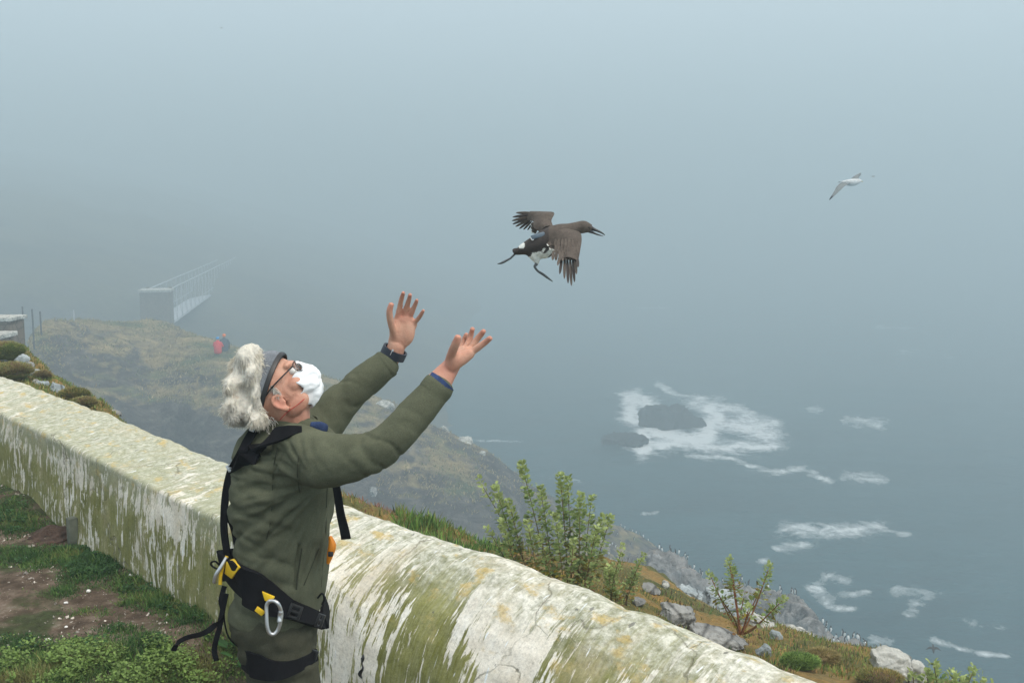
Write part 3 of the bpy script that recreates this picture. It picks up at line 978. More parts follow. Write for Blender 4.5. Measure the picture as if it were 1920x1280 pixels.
def along(pts, co):
    """Arc parameter and distance of points to a densely sampled centre line."""
    c = catmull(pts, 80); L = np.r_[0, np.cumsum(np.linalg.norm(np.diff(c, axis=0), axis=1))]
    d = np.linalg.norm(co[:, None, :] - c[None], axis=2); k = d.argmin(1)
    return L[k], d[np.arange(len(co)), k], L[-1]


disp = np.zeros(len(co))
arm_w = np.zeros(len(co))
for pts, rr, sd_ in ((near_pts, NEAR_R, 5), (far_pts, FARA_R, 9)):
    s, dist, L = along(pts, co)
    w = smooth(0.115, 0.085, dist) * smooth(0.05, 0.16, s)
    arm_w = np.maximum(arm_w, w)
    cpos = catmull(pts, 80); ci_ = np.clip((s / L * 79).astype(int), 0, 79); rad_v = co - cpos[ci_]
    el = np.exp(-((s / L - 0.58) / 0.17) ** 2) * 1.0 + np.exp(-((s / L - 0.14) / 0.16) ** 2) * 0.8 + 0.10
    sk = rad_v @ UP * 0.55 + rad_v @ FW * 0.45
    q1 = np.stack([(s + sk) * 19, rad_v @ FW * 9, rad_v @ UP * 9], -1); q2 = np.stack([(s - 1.2 * sk) * 15, rad_v @ FW * 7 + 5, rad_v @ UP * 7], -1)
    v1 = np.clip(1 - np.abs(fbm(q1, 2, sd_)) * 3.2, 0, 1) ** 2.4; v2 = np.clip(1 - np.abs(fbm(q2, 2, sd_ + 20)) * 3.4, 0, 1) ** 2.4
    disp += w * (-v1 * 0.0062 * el - v2 * 0.0052 * el + 0.0022 * el * fbm(q1 * 0.6, 2, sd_ + 33))
arm_pit = PM(612, 905, 2.68)
rel = co - arm_pit
rx, rz = rel @ RT, rel @ UP
th = np.arctan2(rz, rx); rad = np.hypot(rx, rz)
wt = 1 - arm_w
fan = np.stack([th * 5.2, rad * 2.6, (co @ FW) * 3], -1)
f1 = 1 - np.abs(fbm(fan, 3, 81)) * 2.2
f1 = f1 * smooth(0.02, 0.10, rad) * smooth(0.62, 0.22, rad)
back = np.stack([co @ RT * 4.2, (co @ UP + 0.25 * (co @ RT)) * 17, co @ FW * 4], -1)
f2 = 1 - np.abs(fbm(back, 3, 85)) * 2.2
xpx = 960 + ((co - C0) @ RT) / ((co - C0) @ FW) * FPX; ypx = 640 - ((co - C0) @ UP) / ((co - C0) @ FW) * FPX
f1 = np.clip(f1, 0, 1) ** 1.4; f2 = np.clip(f2, 0, 1) ** 1.5
disp -= wt * (f1 * 0.017 + f2 * 0.010 * smooth(610, 500, xpx)) * smooth(800, 850, ypx)
disp += fbm(co * 14, 3, 88) * 0.004
# stitched seams: side seam and yoke, shallow grooves; slanted pocket opening
for line, dep in (([(520, 836), (512, 880), (511, 940), (506, 985), (500, 1010)], 0.006), ([(563, 850), (558, 890), (563, 925)], 0.004), ([(566, 1026), (560, 1070), (556, 1104)], 0.012), ([(598, 1026), (584, 1064), (570, 1094)], 0.007)):
    best = np.full(len(co), 1e9)
    for (x0, y0), (x1, y1) in zip(line[:-1], line[1:]):
        dx, dy = x1 - x0, y1 - y0
        k = np.clip(((xpx - x0) * dx + (ypx - y0) * dy) / (dx * dx + dy * dy), 0, 1)
        best = np.minimum(best, np.hypot(xpx - x0 - k * dx, ypx - y0 - k * dy))
    disp -= np.exp(-(best / 2.6) ** 2) * dep * (((co - C0) @ FW) < TD)
set_co(jac, co + nr * disp[:, None])
laplace(jac, 1, 0.25)
jacket = obj('jacket', jac, M_JACKET, root)

JT = bvh_of(jac)
M_SEAM = mat_cloth('dark_olive_seam', (0.045, 0.048, 0.032))
for line, rr_ in (([(520, 838), (514, 870), (511, 910), (510, 950), (506, 985), (500, 1010)], 0.0014), ([(561, 852), (558, 872), (558, 895), (562, 922)], 0.0012), ([(566, 1028), (562, 1055), (558, 1080), (556, 1104)], 0.0022), ([(598, 1028), (588, 1052), (578, 1076), (570, 1096)], 0.0018), ([(614, 905), (612, 950), (611, 1000), (606, 1050), (602, 1100)], 0.0012)):
    pts_ = [hit(JT, x_, y_, 0.0) for x_, y_ in line]; pts_ = [p_ for p_ in pts_ if p_ is not None]
    if len(pts_) > 2: obj('seam', vmesh(tube_vf(pts_, [rr_] * len(pts_), 6, 4)), M_SEAM, jacket)
for pts_, rr_ in ((near_pts, 0.0415), (far_pts, 0.0445)):
    e_ = pts_[-1]; t_ = pts_[-1] - pts_[-2]
    obj('cuff', vmesh(tube_vf([e_ - t_ * 0.35, e_ - t_ * 0.10, e_ + t_ * 0.02], [rr_ * 1.0, rr_ * 1.03, rr_ * 0.99], 24, 4, cap=False)), M_JACKET, jacket)

# ---- trousers (thighs, knees, shins; boots stand on the ground below the frame)
hip = ring_stack([(1118, 517, 80, TD, 0.160), (1150, 515, 84, TD, 0.165), (1185, 520, 77, TD, 0.165), (1215, 524, 70, TD, 0.150), (1240, 524, 60, TD, 0.12)])
legs = []
for d0, dx in ((2.775, 0), (2.955, -4)):
    top = PM(522 + dx, 1190, d0); kn = np.array((top[0] + 0.03, top[1], 0.50)); an = np.array((top[0] - 0.02, top[1], 0.10))
    legs.append(tube_vf([top, top * 0.5 + kn * 0.5 + (0.005, 0, 0), kn, an], [(0.094, 0.105), (0.088, 0.100), (0.072, 0.078), (0.062, 0.066)], 20, ref=(0, 1, 0)))
tro = fuse([hip] + legs, 0.010, 6)
co = get_co(tro); nr = normals(tro)
pt = np.stack([co @ RT * 6 + co @ UP * 4, co @ UP * 13 - co @ RT * 6, co @ FW * 5], -1)
set_co(tro, co + nr * (-np.clip(1 - np.abs(fbm(pt, 3, 95)) * 2.8, 0, 1) ** 1.4 * 0.013 + fbm(co * 12, 2, 96) * 0.005)[:, None])
trousers = obj('trousers', tro, M_TROUSER, root)
for d0, dx in ((2.775, 0), (2.955, -4)):
    top = PM(522 + dx, 1190, d0)
    bt = tube_vf([(top[0] - 0.075, top[1], 0.055), (top[0] - 0.01, top[1], 0.060), (top[0] + 0.11, top[1], 0.045), (top[0] + 0.18, top[1], 0.035)], [(0.044, 0.055), (0.048, 0.055), (0.045, 0.040), (0.038, 0.028)], 14, ref=(0, 1, 0))
    sh = tube_vf([(top[0] - 0.03, top[1], 0.05), (top[0] - 0.022, top[1], 0.20)], [0.055, 0.058], 14)
    obj('boot', fuse([bt, sh], 0.008, 3), M_BLACKPL, root)

# ---- head frame: face tipped 45 degrees up
HT = math.radians(45)
HC = PM(515, 735, 2.84)
HF = RT * math.cos(HT) + UP * math.sin(HT)          # face direction
HU = -RT * math.sin(HT) + UP * math.cos(HT)         # crown direction
HS = -FW                                            # towards the camera (his right side)


def H(f, u, s=0.0): return HC + HF * f + HU * u + HS * s


hax = np.array((HF, HS, HU))
parts = [ell_vf(H(-0.006, 0.018), hax, (0.098, 0.076, 0.092)), ell_vf(H(0.036, -0.032), hax, (0.058, 0.065, 0.070)), ell_vf(H(0.028, -0.068), hax, (0.046, 0.050, 0.034)),
         ell_vf(H(0.042, -0.074), hax, (0.018, 0.026, 0.016)), ell_vf(H(0.082, 0.022), hax, (0.018, 0.052, 0.014)), ell_vf(H(0.066, -0.056), hax, (0.016, 0.026, 0.016)),
         tube_vf([H(0.090, 0.005), H(0.096, -0.014), H(0.098, -0.028), H(0.088, -0.038)], [(0.010, 0.010), (0.010, 0.011), (0.012, 0.013), (0.010, 0.012)], 10, 3)]
for s_ in (-1, 1):
    parts += [ell_vf(H(0.062, -0.030, 0.047 * s_), hax, (0.026, 0.020, 0.020)), ell_vf(H(0.030, -0.075, 0.048 * s_), hax, (0.040, 0.016, 0.024)),
              ell_vf(H(0.090, -0.036, 0.012 * s_), hax, (0.012, 0.010, 0.009))]
    # ear: rim loop, lobe and concha
    E_ = lambda f, u, s: H(0.009 + f * 0.74, -0.026 + u * 0.74, s * s_)
    rim = [E_(0.012, -0.010, 0.070), E_(0.004, 0.008, 0.076), E_(-0.014, 0.008, 0.081), E_(-0.024, -0.012, 0.081), E_(-0.018, -0.036, 0.078), E_(-0.004, -0.054, 0.072), E_(0.004, -0.050, 0.070)]
    parts += [tube_vf(rim, [0.0045, 0.005, 0.0055, 0.0055, 0.005, 0.0075, 0.005], 8, 4), ell_vf(E_(-0.008, -0.022, 0.071), hax, (0.014, 0.006, 0.022)),
              ell_vf(E_(0.010, -0.026, 0.071), hax, (0.0035, 0.006, 0.007))]
neck_b = PM(540, 812, 2.86)
parts.append(tube_vf([H(-0.015, -0.030), H(-0.002, -0.075) * 0.45 + PM(538, 775, 2.85) * 0.55, neck_b], [(0.060, 0.058), (0.054, 0.058), (0.060, 0.070)], 20, ref=RT))
parts.append(tube_vf([H(0.022, -0.072), H(-0.004, -0.098), PM(549, 800, 2.85)], [(0.028, 0.040), (0.032, 0.046), (0.036, 0.05)], 16, ref=HF))


# ---- hands
def CL(x, y, d): return PM(680 + x / 5.818, 520 + y / 5.818, d)      # points read off an enlarged crop


def finger(pts, r0, r1): return tube_vf(pts, np.interp(np.linspace(0, 1, len(pts)), [0, 0.2, 0.7, 1], [r0, r0 * 1.02, (r0 + r1) / 2 * 1.02, r1]), 10, 3)


# far (left) hand, palm towards the viewer
W = CL(372, 745, 3.125)
F_ = {'thumb': [(352, 640, 3.115), (306, 490, 3.09), (292, 375, 3.075), (314, 292, 3.07)], 'index': [(380, 425, 3.125), (407, 305, 3.115), (427, 222, 3.10), (444, 165, 3.085)],
      'middle': [(452, 432, 3.13), (482, 322, 3.12), (505, 245, 3.105), (519, 186, 3.09)], 'ring': [(514, 448, 3.13), (546, 362, 3.12), (572, 300, 3.11), (592, 246, 3.095)],
      'pinky': [(562, 500, 3.125), (610, 446, 3.115), (640, 400, 3.10), (664, 358, 3.09)]}
for k, pts in F_.items():
    r0, r1 = {'thumb': (0.0112, 0.0088), 'index': (0.0086, 0.0062), 'middle': (0.0088, 0.0063), 'ring': (0.0082, 0.0060), 'pinky': (0.0074, 0.0055)}[k]
    parts.append(finger([CL(*p) for p in pts], r0, r1))
for (a_, b_, ra, rb) in (((335, 720, 3.13), (388, 432, 3.13), 0.017, 0.0125), ((362, 725, 3.135), (450, 440, 3.135), 0.018, 0.013), ((395, 730, 3.135), (510, 458, 3.135), 0.018, 0.0125), ((425, 735, 3.13), (556, 505, 3.13), 0.017, 0.0125)):
    p0, p1 = CL(*a_), CL(*b_); parts.append(tube_vf([p0, (p0 + p1) / 2, p1], [ra, (ra + rb) / 2 + 0.002, rb], 12, 3))
parts.append(ell_vf(CL(372, 585, 3.118), np.array((RT, FW, UP)), (0.023, 0.012, 0.036)))
parts.append(ell_vf(CL(490, 590, 3.118), np.array((RT, FW, UP)), (0.023, 0.011, 0.038)))
parts.append(ell_vf(CL(432, 590, 3.122), np.array((RT, FW, UP)), (0.040, 0.013, 0.050)))
parts.append(ell_vf(CL(455, 478, 3.126), np.array((RT, FW, UP)), (0.034, 0.012, 0.020)))
parts.append(tube_vf([PM(700, 702, 3.12), PM(735, 667, 3.13), W], [(0.036, 0.036), (0.030, 0.028), (0.0275, 0.021)], 16, ref=RT))
# near (right) hand, palm up, spread fingers
F_ = {'thumb': [(945, 905, 2.665), (985, 795, 2.635), (1020, 712, 2.62), (1041, 650, 2.615)], 'pinky': [(1072, 790, 2.735), (1098, 705, 2.745), (1116, 655, 2.745), (1132, 616, 2.74)],
      'ring': [(1122, 775, 2.72), (1165, 684, 2.73), (1184, 618, 2.73), (1199, 560, 2.72)], 'middle': [(1172, 785, 2.70), (1236, 692, 2.705), (1284, 630, 2.70), (1322, 584, 2.69)],
      'index': [(1190, 815, 2.675), (1275, 752, 2.67), (1340, 704, 2.665), (1394, 660, 2.655)]}
for k, pts in F_.items():
    r0, r1 = {'thumb': (0.0122, 0.0096), 'index': (0.0098, 0.0074), 'middle': (0.0096, 0.0073), 'ring': (0.0090, 0.0070), 'pinky': (0.0080, 0.0062)}[k]
    parts.append(finger([CL(*p) for p in pts], r0, r1))
for (a_, b_, ra, rb) in (((960, 960, 2.665), (1175, 830, 2.672), 0.019, 0.0135), ((955, 950, 2.685), (1160, 800, 2.695), 0.019, 0.0135), ((950, 945, 2.70), (1112, 790, 2.715), 0.018, 0.013), ((945, 935, 2.705), (1066, 800, 2.73), 0.016, 0.012)):
    p0, p1 = CL(*a_), CL(*b_); parts.append(tube_vf([p0, (p0 + p1) / 2, p1], [ra, (ra + rb) / 2 + 0.002, rb], 12, 3))
parts.append(ell_vf(CL(985, 880, 2.660), np.array((RT, FW, UP)), (0.018, 0.018, 0.026)))
parts.append(ell_vf(CL(1090, 860, 2.690), np.array((RT, FW, UP)), (0.022, 0.020, 0.017)))
parts.append(tube_vf([PM(790, 762, 2.635), PM(822, 718, 2.66), CL(945, 995, 2.685), CL(990, 930, 2.685)], [(0.040, 0.038), (0.034, 0.032), (0.0255, 0.026), (0.022, 0.026)], 16, ref=RT))
# limbs and trunk beneath the clothes, so the figure is one body
parts.append(tube_vf(near_pts, [r - 0.034 for r in NEAR_R[:-1]] + [0.026], 14)); parts.append(tube_vf(far_pts, [r - 0.034 for r in FARA_R[:-1]] + [0.026], 14))
parts.append(ring_stack([(800, 540, 38, TD, 0.06), (835, 540, 68, TD, 0.125), (900, 534, 70, TD, 0.145), (1000, 530, 66, TD, 0.13), (1100, 524, 60, TD, 0.12), (1190, 522, 62, TD, 0.14), (1215, 522, 50, TD, 0.12)]))
for d0, dx in ((2.775, 0), (2.955, -4)):
    top = PM(522 + dx, 1190, d0)
    parts.append(tube_vf([top, (top[0] + 0.03, top[1], 0.50), (top[0] - 0.02, top[1], 0.07)], [0.072, 0.050, 0.036], 14))
body = fuse(parts, 0.0030, 3)
co = get_co(body); nr = normals(body)
set_co(body, co + nr * (fbm(co * 60, 3, 99) * 0.0006)[:, None])
co = get_co(body)
fl = 0.15 + 0.35 * fbm(co * 18, 3, 401)
for tips_ in ([CL(*F_[k][-1]) for k in F_] + [CL(456, 165, 3.085), CL(519, 186, 3.09), CL(592, 246, 3.095), CL(664, 358, 3.09), CL(314, 292, 3.07), CL(420, 430, 3.12), CL(510, 445, 3.12)]):
    fl = np.maximum(fl, 0.55 * np.exp(-(np.linalg.norm(co - tips_, axis=1) / 0.022) ** 2))
for c_, r_, k_ in ((CL(940, 1010, 2.69), 0.05, 0.8), (H(0.0, -0.045, 0.075), 0.025, 0.7), (H(0.06, -0.03, 0.05), 0.03, 0.45), (H(0.02, -0.09, 0.05), 0.05, 0.5)):
    fl = np.maximum(fl, k_ * np.exp(-(np.linalg.norm(co - c_, axis=1) / r_) ** 2))
for c_ in (CL(450, 590, 3.10), CL(500, 560, 3.10), CL(1130, 790, 2.69)):
    fl = fl * (1 - 0.9 * np.exp(-(np.linalg.norm(co - c_, axis=1) / 0.03) ** 2))
a_ = body.attributes.new('flush', 'FLOAT', 'POINT'); a_.data.foreach_set('value', np.clip(fl, 0, 1).astype(np.float32))
obj('body', body, M_SKIN, root)

# ---- eyes, glasses
M_EYE = mat_simple('eye_white', (0.75, 0.72, 0.68), 0.15, var=0.03)
for s_ in (-1, 1):
    obj('eye', vmesh(ell_vf(H(0.083, 0.000, 0.031 * s_), hax, (0.012, 0.013, 0.012), 10, 12)), M_EYE, root)
rim = []
for s_ in (-1, 1):
    pts = [H(0.108 - 0.012 * abs(math.cos(a)), 0.0 + 0.017 * math.sin(a), s_ * 0.033 + 0.024 * math.cos(a)) for a in np.linspace(0, 2 * math.pi, 15)]
    rim.append(tube_vf(pts, [0.0015] * 15, 6, 2, cap=False))
    rim.append(tube_vf([H(0.096, 0.008, 0.056 * s_), H(0.060, 0.006, 0.070 * s_), H(0.020, 0.004, 0.079 * s_), H(-0.012, -0.002, 0.083 * s_)], [(0.0022, 0.003)] * 4, 6, 3))
rim.append(tube_vf([H(0.105, 0.003, -0.010), H(0.109, 0.006, 0), H(0.105, 0.003, 0.010)], [0.002] * 3, 6, 3))
gl = obj('glasses', vmesh(join_vf(rim)), M_BLACKPL, root)
M_LENS = bpy.data.materials.new('lens_glass'); M_LENS.use_nodes = True
q = NB(M_LENS); q.set('Base Color', (0.9, 0.95, 0.95)); q.set('Roughness', 0.05)
_t = q.n.new('ShaderNodeBsdfTransparent'); _x = q.n.new('ShaderNodeMixShader'); _x.inputs[0].default_value = 0.90
q.l.new(q.b.outputs[0], _x.inputs[1]); q.l.new(_t.outputs[0], _x.inputs[2]); q.l.new(_x.outputs[0], q.n['Material Output'].inputs['Surface'])
for s_ in (-1, 1):
    obj('lens', vmesh(ell_vf(H(0.100, 0.0, 0.033 * s_), hax, (0.0022, 0.022, 0.015), 8, 14)), M_LENS, gl)

# ---- knitted headband
N_ = np.array((-0.48, 0.0, 0.877)); N_ /= np.linalg.norm(N_)     # in head axes (F, S, U)
EL = np.array((0.108, 0.086, 0.101)); ec = H(-0.006, 0.016)


def band_ring(h, k=1.0, n=48):
    AN = EL * k * N_; L = np.linalg.norm(AN); w = AN / L
    e1 = np.cross(w, (0, 1, 0)); e1 /= np.linalg.norm(e1); e2 = np.cross(w, e1)
    c = h / L; r = math.sqrt(max(0.0, 1 - c * c))
    out = []
    for j in range(n):
        t = 2 * math.pi * j / n
        s = w * c + (e1 * math.cos(t) + e2 * math.sin(t)) * r
        p = s * EL * k
        out.append(ec + HF * p[0] + HS * p[1] + HU * p[2])
    return out


def band(hs, ks, n=56):
    V, F = [], []
    for h, k in zip(hs, ks): V += band_ring(h, k, n)
    m = len(hs)
    for i in range(m):
        for j in range(n):
            i2, j2 = (i + 1) % m, (j + 1) % n
            F.append((i * n + j, i * n + j2, i2 * n + j2, i2 * n + j))
    return V, F


M_KNIT = mat_cloth('grey_marl_knit', (0.17, 0.185, 0.205), scale=700, var=0.35, bump=0.6)
hb = vmesh(band([-0.008, -0.004, 0.014, 0.032, 0.050, 0.052, 0.034, 0.014, -0.004], [1.0, 1.03, 1.05, 1.05, 1.02, 0.98, 0.97, 0.97, 0.97]))
hbo = obj('headband', hb, M_KNIT, root)
obj('trim', vmesh(band([-0.016, -0.015, -0.009, -0.003, -0.003, -0.011], [1.00, 1.035, 1.055, 1.05, 0.99, 0.985])), M_BLACKPL, hbo)

# ---- bushy white hair bursting out behind the band
hax3 = np.array((RT, FW, UP))
hparts = [ell_vf(PM(458, 716, 2.84), hax3, (0.050, 0.102, 0.096)), ell_vf(PM(462, 674, 2.82), hax3, (0.040, 0.085, 0.046)),
          ell_vf(PM(452, 748, 2.83), hax3, (0.038, 0.122, 0.050)), ell_vf(PM(474, 764, 2.80), hax3, (0.030, 0.100, 0.036)), ell_vf(PM(480, 778, 2.78), hax3, (0.030, 0.090, 0.024)), ell_vf(PM(448, 770, 2.81), hax3, (0.034, 0.105, 0.030)), ell_vf(PM(438, 752, 2.81), hax3, (0.030, 0.110, 0.040)), ell_vf(PM(446, 720, 2.83), hax3, (0.038, 0.118, 0.050)), ell_vf(PM(472, 702, 2.80), hax3, (0.036, 0.078, 0.056)),
          ell_vf(PM(480, 738, 2.79), hax3, (0.024, 0.072, 0.046))]
_hc = PM(462, 716, 2.82)
hparts = [([_hc + RT * 0.010 + (v_ - _hc) * 1.10 for v_ in vs_], fs_) for vs_, fs_ in hparts]
base = fuse(hparts, 0.006, 4)
co = get_co(base); nr = normals(base)
lump = np.abs(fbm(co * 24, 3, 111)) * 0.016 - 0.014
set_co(base, co + nr * lump[:, None])
hair_bm_co, hair_bm_n = get_co(base), normals(base)
bV, bF = [tuple(v.co) for v in base.vertices], [tuple(p.vertices) for p in base.polygons]
hairV, hairF, hairC = [], [], []
r = np.random.default_rng(5)


def strand(p, d, L, w, col, droop, sub=4):
    """One lock: a thin curved prism."""
    d = d / np.linalg.norm(d); side = np.cross(d, r.normal(size=3)); side /= np.linalg.norm(side)
    b = len(hairV); c = np.array(p)
    curl = r.normal(size=3) * 0.75
    for i in range(sub + 1):
        k = i / sub
        ww = w * (1 - k) ** 0.7 + 0.0002
        hairV.append(c - side * ww); hairV.append(c + side * ww); hairV.append(c + np.cross(side, d) * ww * 0.8)
        hairC.extend([col] * 3)
        d = d + (np.array((0, 0, -droop)) + curl * 0.3) / sub; d /= np.linalg.norm(d)
        c = c + d * L / sub
    for i in range(sub):
        a = b + i * 3
        for x, y in ((0, 1), (1, 2), (2, 0)):
            hairF.append((a + x, a + y, a + 3 + y, a + 3 + x))


cream = np.array((0.96, 0.92, 0.82)); tan = np.array((0.76, 0.66, 0.54)); white = np.array((0.94, 0.92, 0.86))
cl = fbm(hair_bm_co * 22, 2, 117) - 0.06
pick = r.choice(len(hair_bm_co), 15000)
cc = PM(470, 715, 2.84)
for i in pick:
    p, n_ = hair_bm_co[i], hair_bm_n[i]
    flow = np.array((fbm(p[None] * 14, 2, 121)[0], fbm(p[None] * 14, 2, 122)[0], fbm(p[None] * 14, 2, 123)[0])) * 1.1
    d = n_ * 0.28 + flow * 0.9 + UP * -0.85 + RT * -0.10 + r.normal(size=3) * 0.22
    k = cl[i] + r.normal() * 0.12
    col = cream * (1 - smooth(0.42, 0.62, k)) + tan * smooth(0.42, 0.62, k)
    if k < -0.12: col = white * 1.0
    col = col * r.uniform(0.88, 1.1)
    strand(p - n_ * 0.003, d, r.uniform(0.010, 0.026), r.uniform(0.0006, 0.0012), col, r.uniform(0.2, 0.9), 3)
# short white hair below the band: sideburn and nape
for _ in range(330):
    if r.random() < 0.22: p = H(r.uniform(0.012, 0.026), r.uniform(-0.020, 0.012), 0.073 * (1 if r.random() < 0.7 else -1))
    else: p = H(r.uniform(-0.078, -0.040), r.uniform(-0.075, -0.015), 0.064 * r.uniform(-1, 1.0)) + HS * 0.006
    strand(p, HS * 0.35 - HU * 1.0 - HF * 0.25 + r.normal(size=3) * 0.3, r.uniform(0.012, 0.026), 0.0011, white * r.uniform(0.75, 1.0), 0.4, 3)
nb = len(bV)
V = np.vstack([np.array(bV), np.array(hairV)])
F = bF + [tuple(nb + i for i in f) for f in hairF]
hm = mesh(V, F)
bc = np.where((cl > 0.42)[:, None], tan, cream)
set_color(hm, np.vstack([bc, np.array(hairC)]))
M_HAIR = mat_tint('white_hair', 0.75, 0.3, 120)
M_HAIR.node_tree.nodes['Principled BSDF'].inputs['Subsurface Weight'].default_value = 0.08
M_HAIR.node_tree.nodes['Principled BSDF'].inputs['Subsurface Radius'].default_value = (0.02, 0.02, 0.018)
make_translucent(M_HAIR, 0.5)
obj('hair', hm, M_HAIR, root)

# ---- crumpled white dust mask with a red elastic
M_MASK = bpy.data.materials.new('white_paper_mask'); M_MASK.use_nodes = True
q = NB(M_MASK); v = q.coord('Object')
q.set('Base Color', q.ramp(q.noise(v, 30, 4), [(0.3, (0.80, 0.82, 0.84)), (0.7, (0.88, 0.89, 0.90))])); q.set('Roughness', 0.9); q.set('Specular IOR Level', 0.2)
q.set('Subsurface Weight', 0.15); q.b.inputs['Subsurface Radius'].default_value = (0.01, 0.01, 0.01)
q.bump(q.noise(v, 45, 5, 0.6), 0.35, 0.006)
nrad, nphi = 22, 96
V = []
mc = PM(571, 721, 2.84); mu = UP * 0.975 - RT * 0.22; mf = np.cross(HS, mu); mf = mf if mf @ HF > 0 else -mf
for i in range(nrad):
    rr = i / (nrad - 1)
    for j in range(nphi):
        ph = 2 * math.pi * j / nphi
        ruf = 1 + 0.075 * math.sin(ph * 5 + 1.0) * rr ** 3 + 0.05 * math.sin(ph * 13) * rr ** 3
        a = 0.056 * rr * ruf; b = 0.063 * rr * ruf
        bulge = 0.045 * (1 - rr ** 3.4)
        wrap = -0.010 * (abs(math.cos(ph)) * rr) ** 2
        p = mc + HS * a * math.cos(ph) + mu * b * math.sin(ph) + mf * (bulge + wrap + 0.012 * math.sin(ph * 6 + 2.2) * rr ** 2)
        V.append(p)
V = np.array(V); V += (mf[None] * (np.abs(fbm(V * 55, 3, 131)) * 0.007)[:, None]) + HS[None] * (fbm(V * 40, 2, 133) * 0.005)[:, None]
mm = mesh(V, grid_faces(nrad, nphi, True))
mo = obj('mask', mm, M_MASK, root)
sm_ = mo.modifiers.new('t', 'SOLIDIFY'); sm_.thickness = 0.0015
M_RED = mat_simple('red_elastic', (0.45, 0.02, 0.015), 0.6)
obj('elastic', vmesh(tube_vf([H(0.066, -0.078, 0.052), H(0.036, -0.078, 0.070), H(0.000, -0.072, 0.070), H(-0.03, -0.072, 0.064)], [0.0011] * 4, 6)), M_RED, mo)

# ---- collar, shirt cuff, watch
cpts = [PM(549, 795, 2.855) + RT * 0.072 * math.cos(a) + np.array((0, 0.080, 0)) * math.sin(a) + UP * (0.006 * math.sin(3 * a) - 0.012 * math.cos(a)) for a in np.linspace(-0.25, 2 * math.pi - 0.75, 22)]
obj('collar', vmesh(ribbon_vf(cpts, [0.034] * 19 + [0.032, 0.026, 0.016], 0.007, UP)), M_JACKET, jacket)
ck = [tube_vf([PM(584, 796, 2.78), PM(600, 799, 2.79), PM(611, 804, 2.83), PM(612, 806, 2.88)], [(0.008, 0.004), (0.013, 0.004), (0.013, 0.004), (0.008, 0.004)], 10, ref=UP), tube_vf([PM(572, 790, 2.94), PM(588, 788, 2.97)], [(0.012, 0.008)] * 2, 10)]
for c_ in ck: obj('shirt_collar', vmesh(c_), M_NAVY, root)
cl_ = tube_vf([(0.6 * near_pts[-1] + 0.4 * near_pts[-2]), near_pts[-1] + (near_pts[-1] - near_pts[-2]) * 0.16], [0.0385, 0.0375], 20, cap=False)
obj('shirt_cuff', vmesh(cl_), M_NAVY, root)
fd = far_pts[-1] - far_pts[-2]
obj('shirt_cuff', vmesh(tube_vf([far_pts[-1] - fd * 0.3, far_pts[-1] + fd * 0.16], [0.041, 0.040], 20, cap=False)), mat_cloth('dark_cuff_cloth', (0.05, 0.05, 0.045)), root)
wd = (W - PM(735, 667, 3.13)); wd /= np.linalg.norm(wd)
wc = PM(738, 662, 3.13) + wd * 0.002
ax1 = np.cross(wd, FW); ax1 /= np.linalg.norm(ax1); ax2 = np.cross(wd, ax1)
ringp = [wc + ax1 * 0.0365 * math.cos(a) + ax2 * 0.034 * math.sin(a) for a in np.linspace(0, 2 * math.pi, 21)]
wo = obj('watch', vmesh(ribbon_vf(ringp, 0.026, 0.006, wd, 3)), mat_simple('dark_watch_strap', (0.02, 0.026, 0.04), 0.5), root)
obj('clasp', vmesh(box_vf(wc - FW * 0.036 + ax1 * 0.002, np.array((ax1, wd, FW)), (0.006, 0.021, 0.004)), True, 0.001), M_METAL, wo)

# ---- climbing harness
def belly(px, py, d_off=0.0, hw=88, hd=0.172, cx=520):
    """Point on the near side of the hips at photo x (an ellipse round the body)."""
    k = np.clip((px - cx) / hw, -1, 1)
    return PM(px, py, TD) + np.array((0, -1, 0)) * ((hd + d_off) * math.sqrt(max(0.0, 1 - k * k)) + 0.002)


m2p = lambda w, d=2.70: w / FPX * d
CLOTH = bvh_of(jac, tro)


def on(px, py, off=0.010, miss=2.78):
    return hit(CLOTH, px, py, off, DM(miss, py))


web = []
pts = [PM(416, 1056, 2.84), on(434, 1076, 0.022), on(455, 1092, 0.022), on(482, 1111, 0.020), on(512, 1128, 0.018), on(545, 1142, 0.016), on(578, 1154, 0.016), PM(605, 1164, 2.82)]
web.append(ribbon_vf(pts, [m2p(w) for w in (58, 70, 74, 68, 54, 36, 34, 32)], 0.012, UP - RT * 0.35))
hip_pad = web.pop()
harness = obj('harness', vmesh(hip_pad), M_WEB, root)
# far half of the belt
far_b = [PM(606, 1164, TD) + (0.004, 0, 0), PM(585, 1155, TD) + (0, 0.165, 0), PM(520, 1125, TD) + (0, 0.185, 0), PM(450, 1090, TD) + (0, 0.155, 0), PM(422, 1060, TD) - (0.012, 0, 0)]
obj('belt', vmesh(ribbon_vf(far_b, [0.05, 0.05, 0.07, 0.09, 0.09], 0.010, UP - RT * 0.35)), M_WEB, harness)


def strap(name, pts, w, wdir=RT, th=0.004, mat=M_WEB):
    wl = [m2p(x) for x in w] if not np.isscalar(w) else m2p(w)
    return obj(name, vmesh(ribbon_vf([np.asarray(p) for p in pts], wl, th, wdir)), mat, harness)


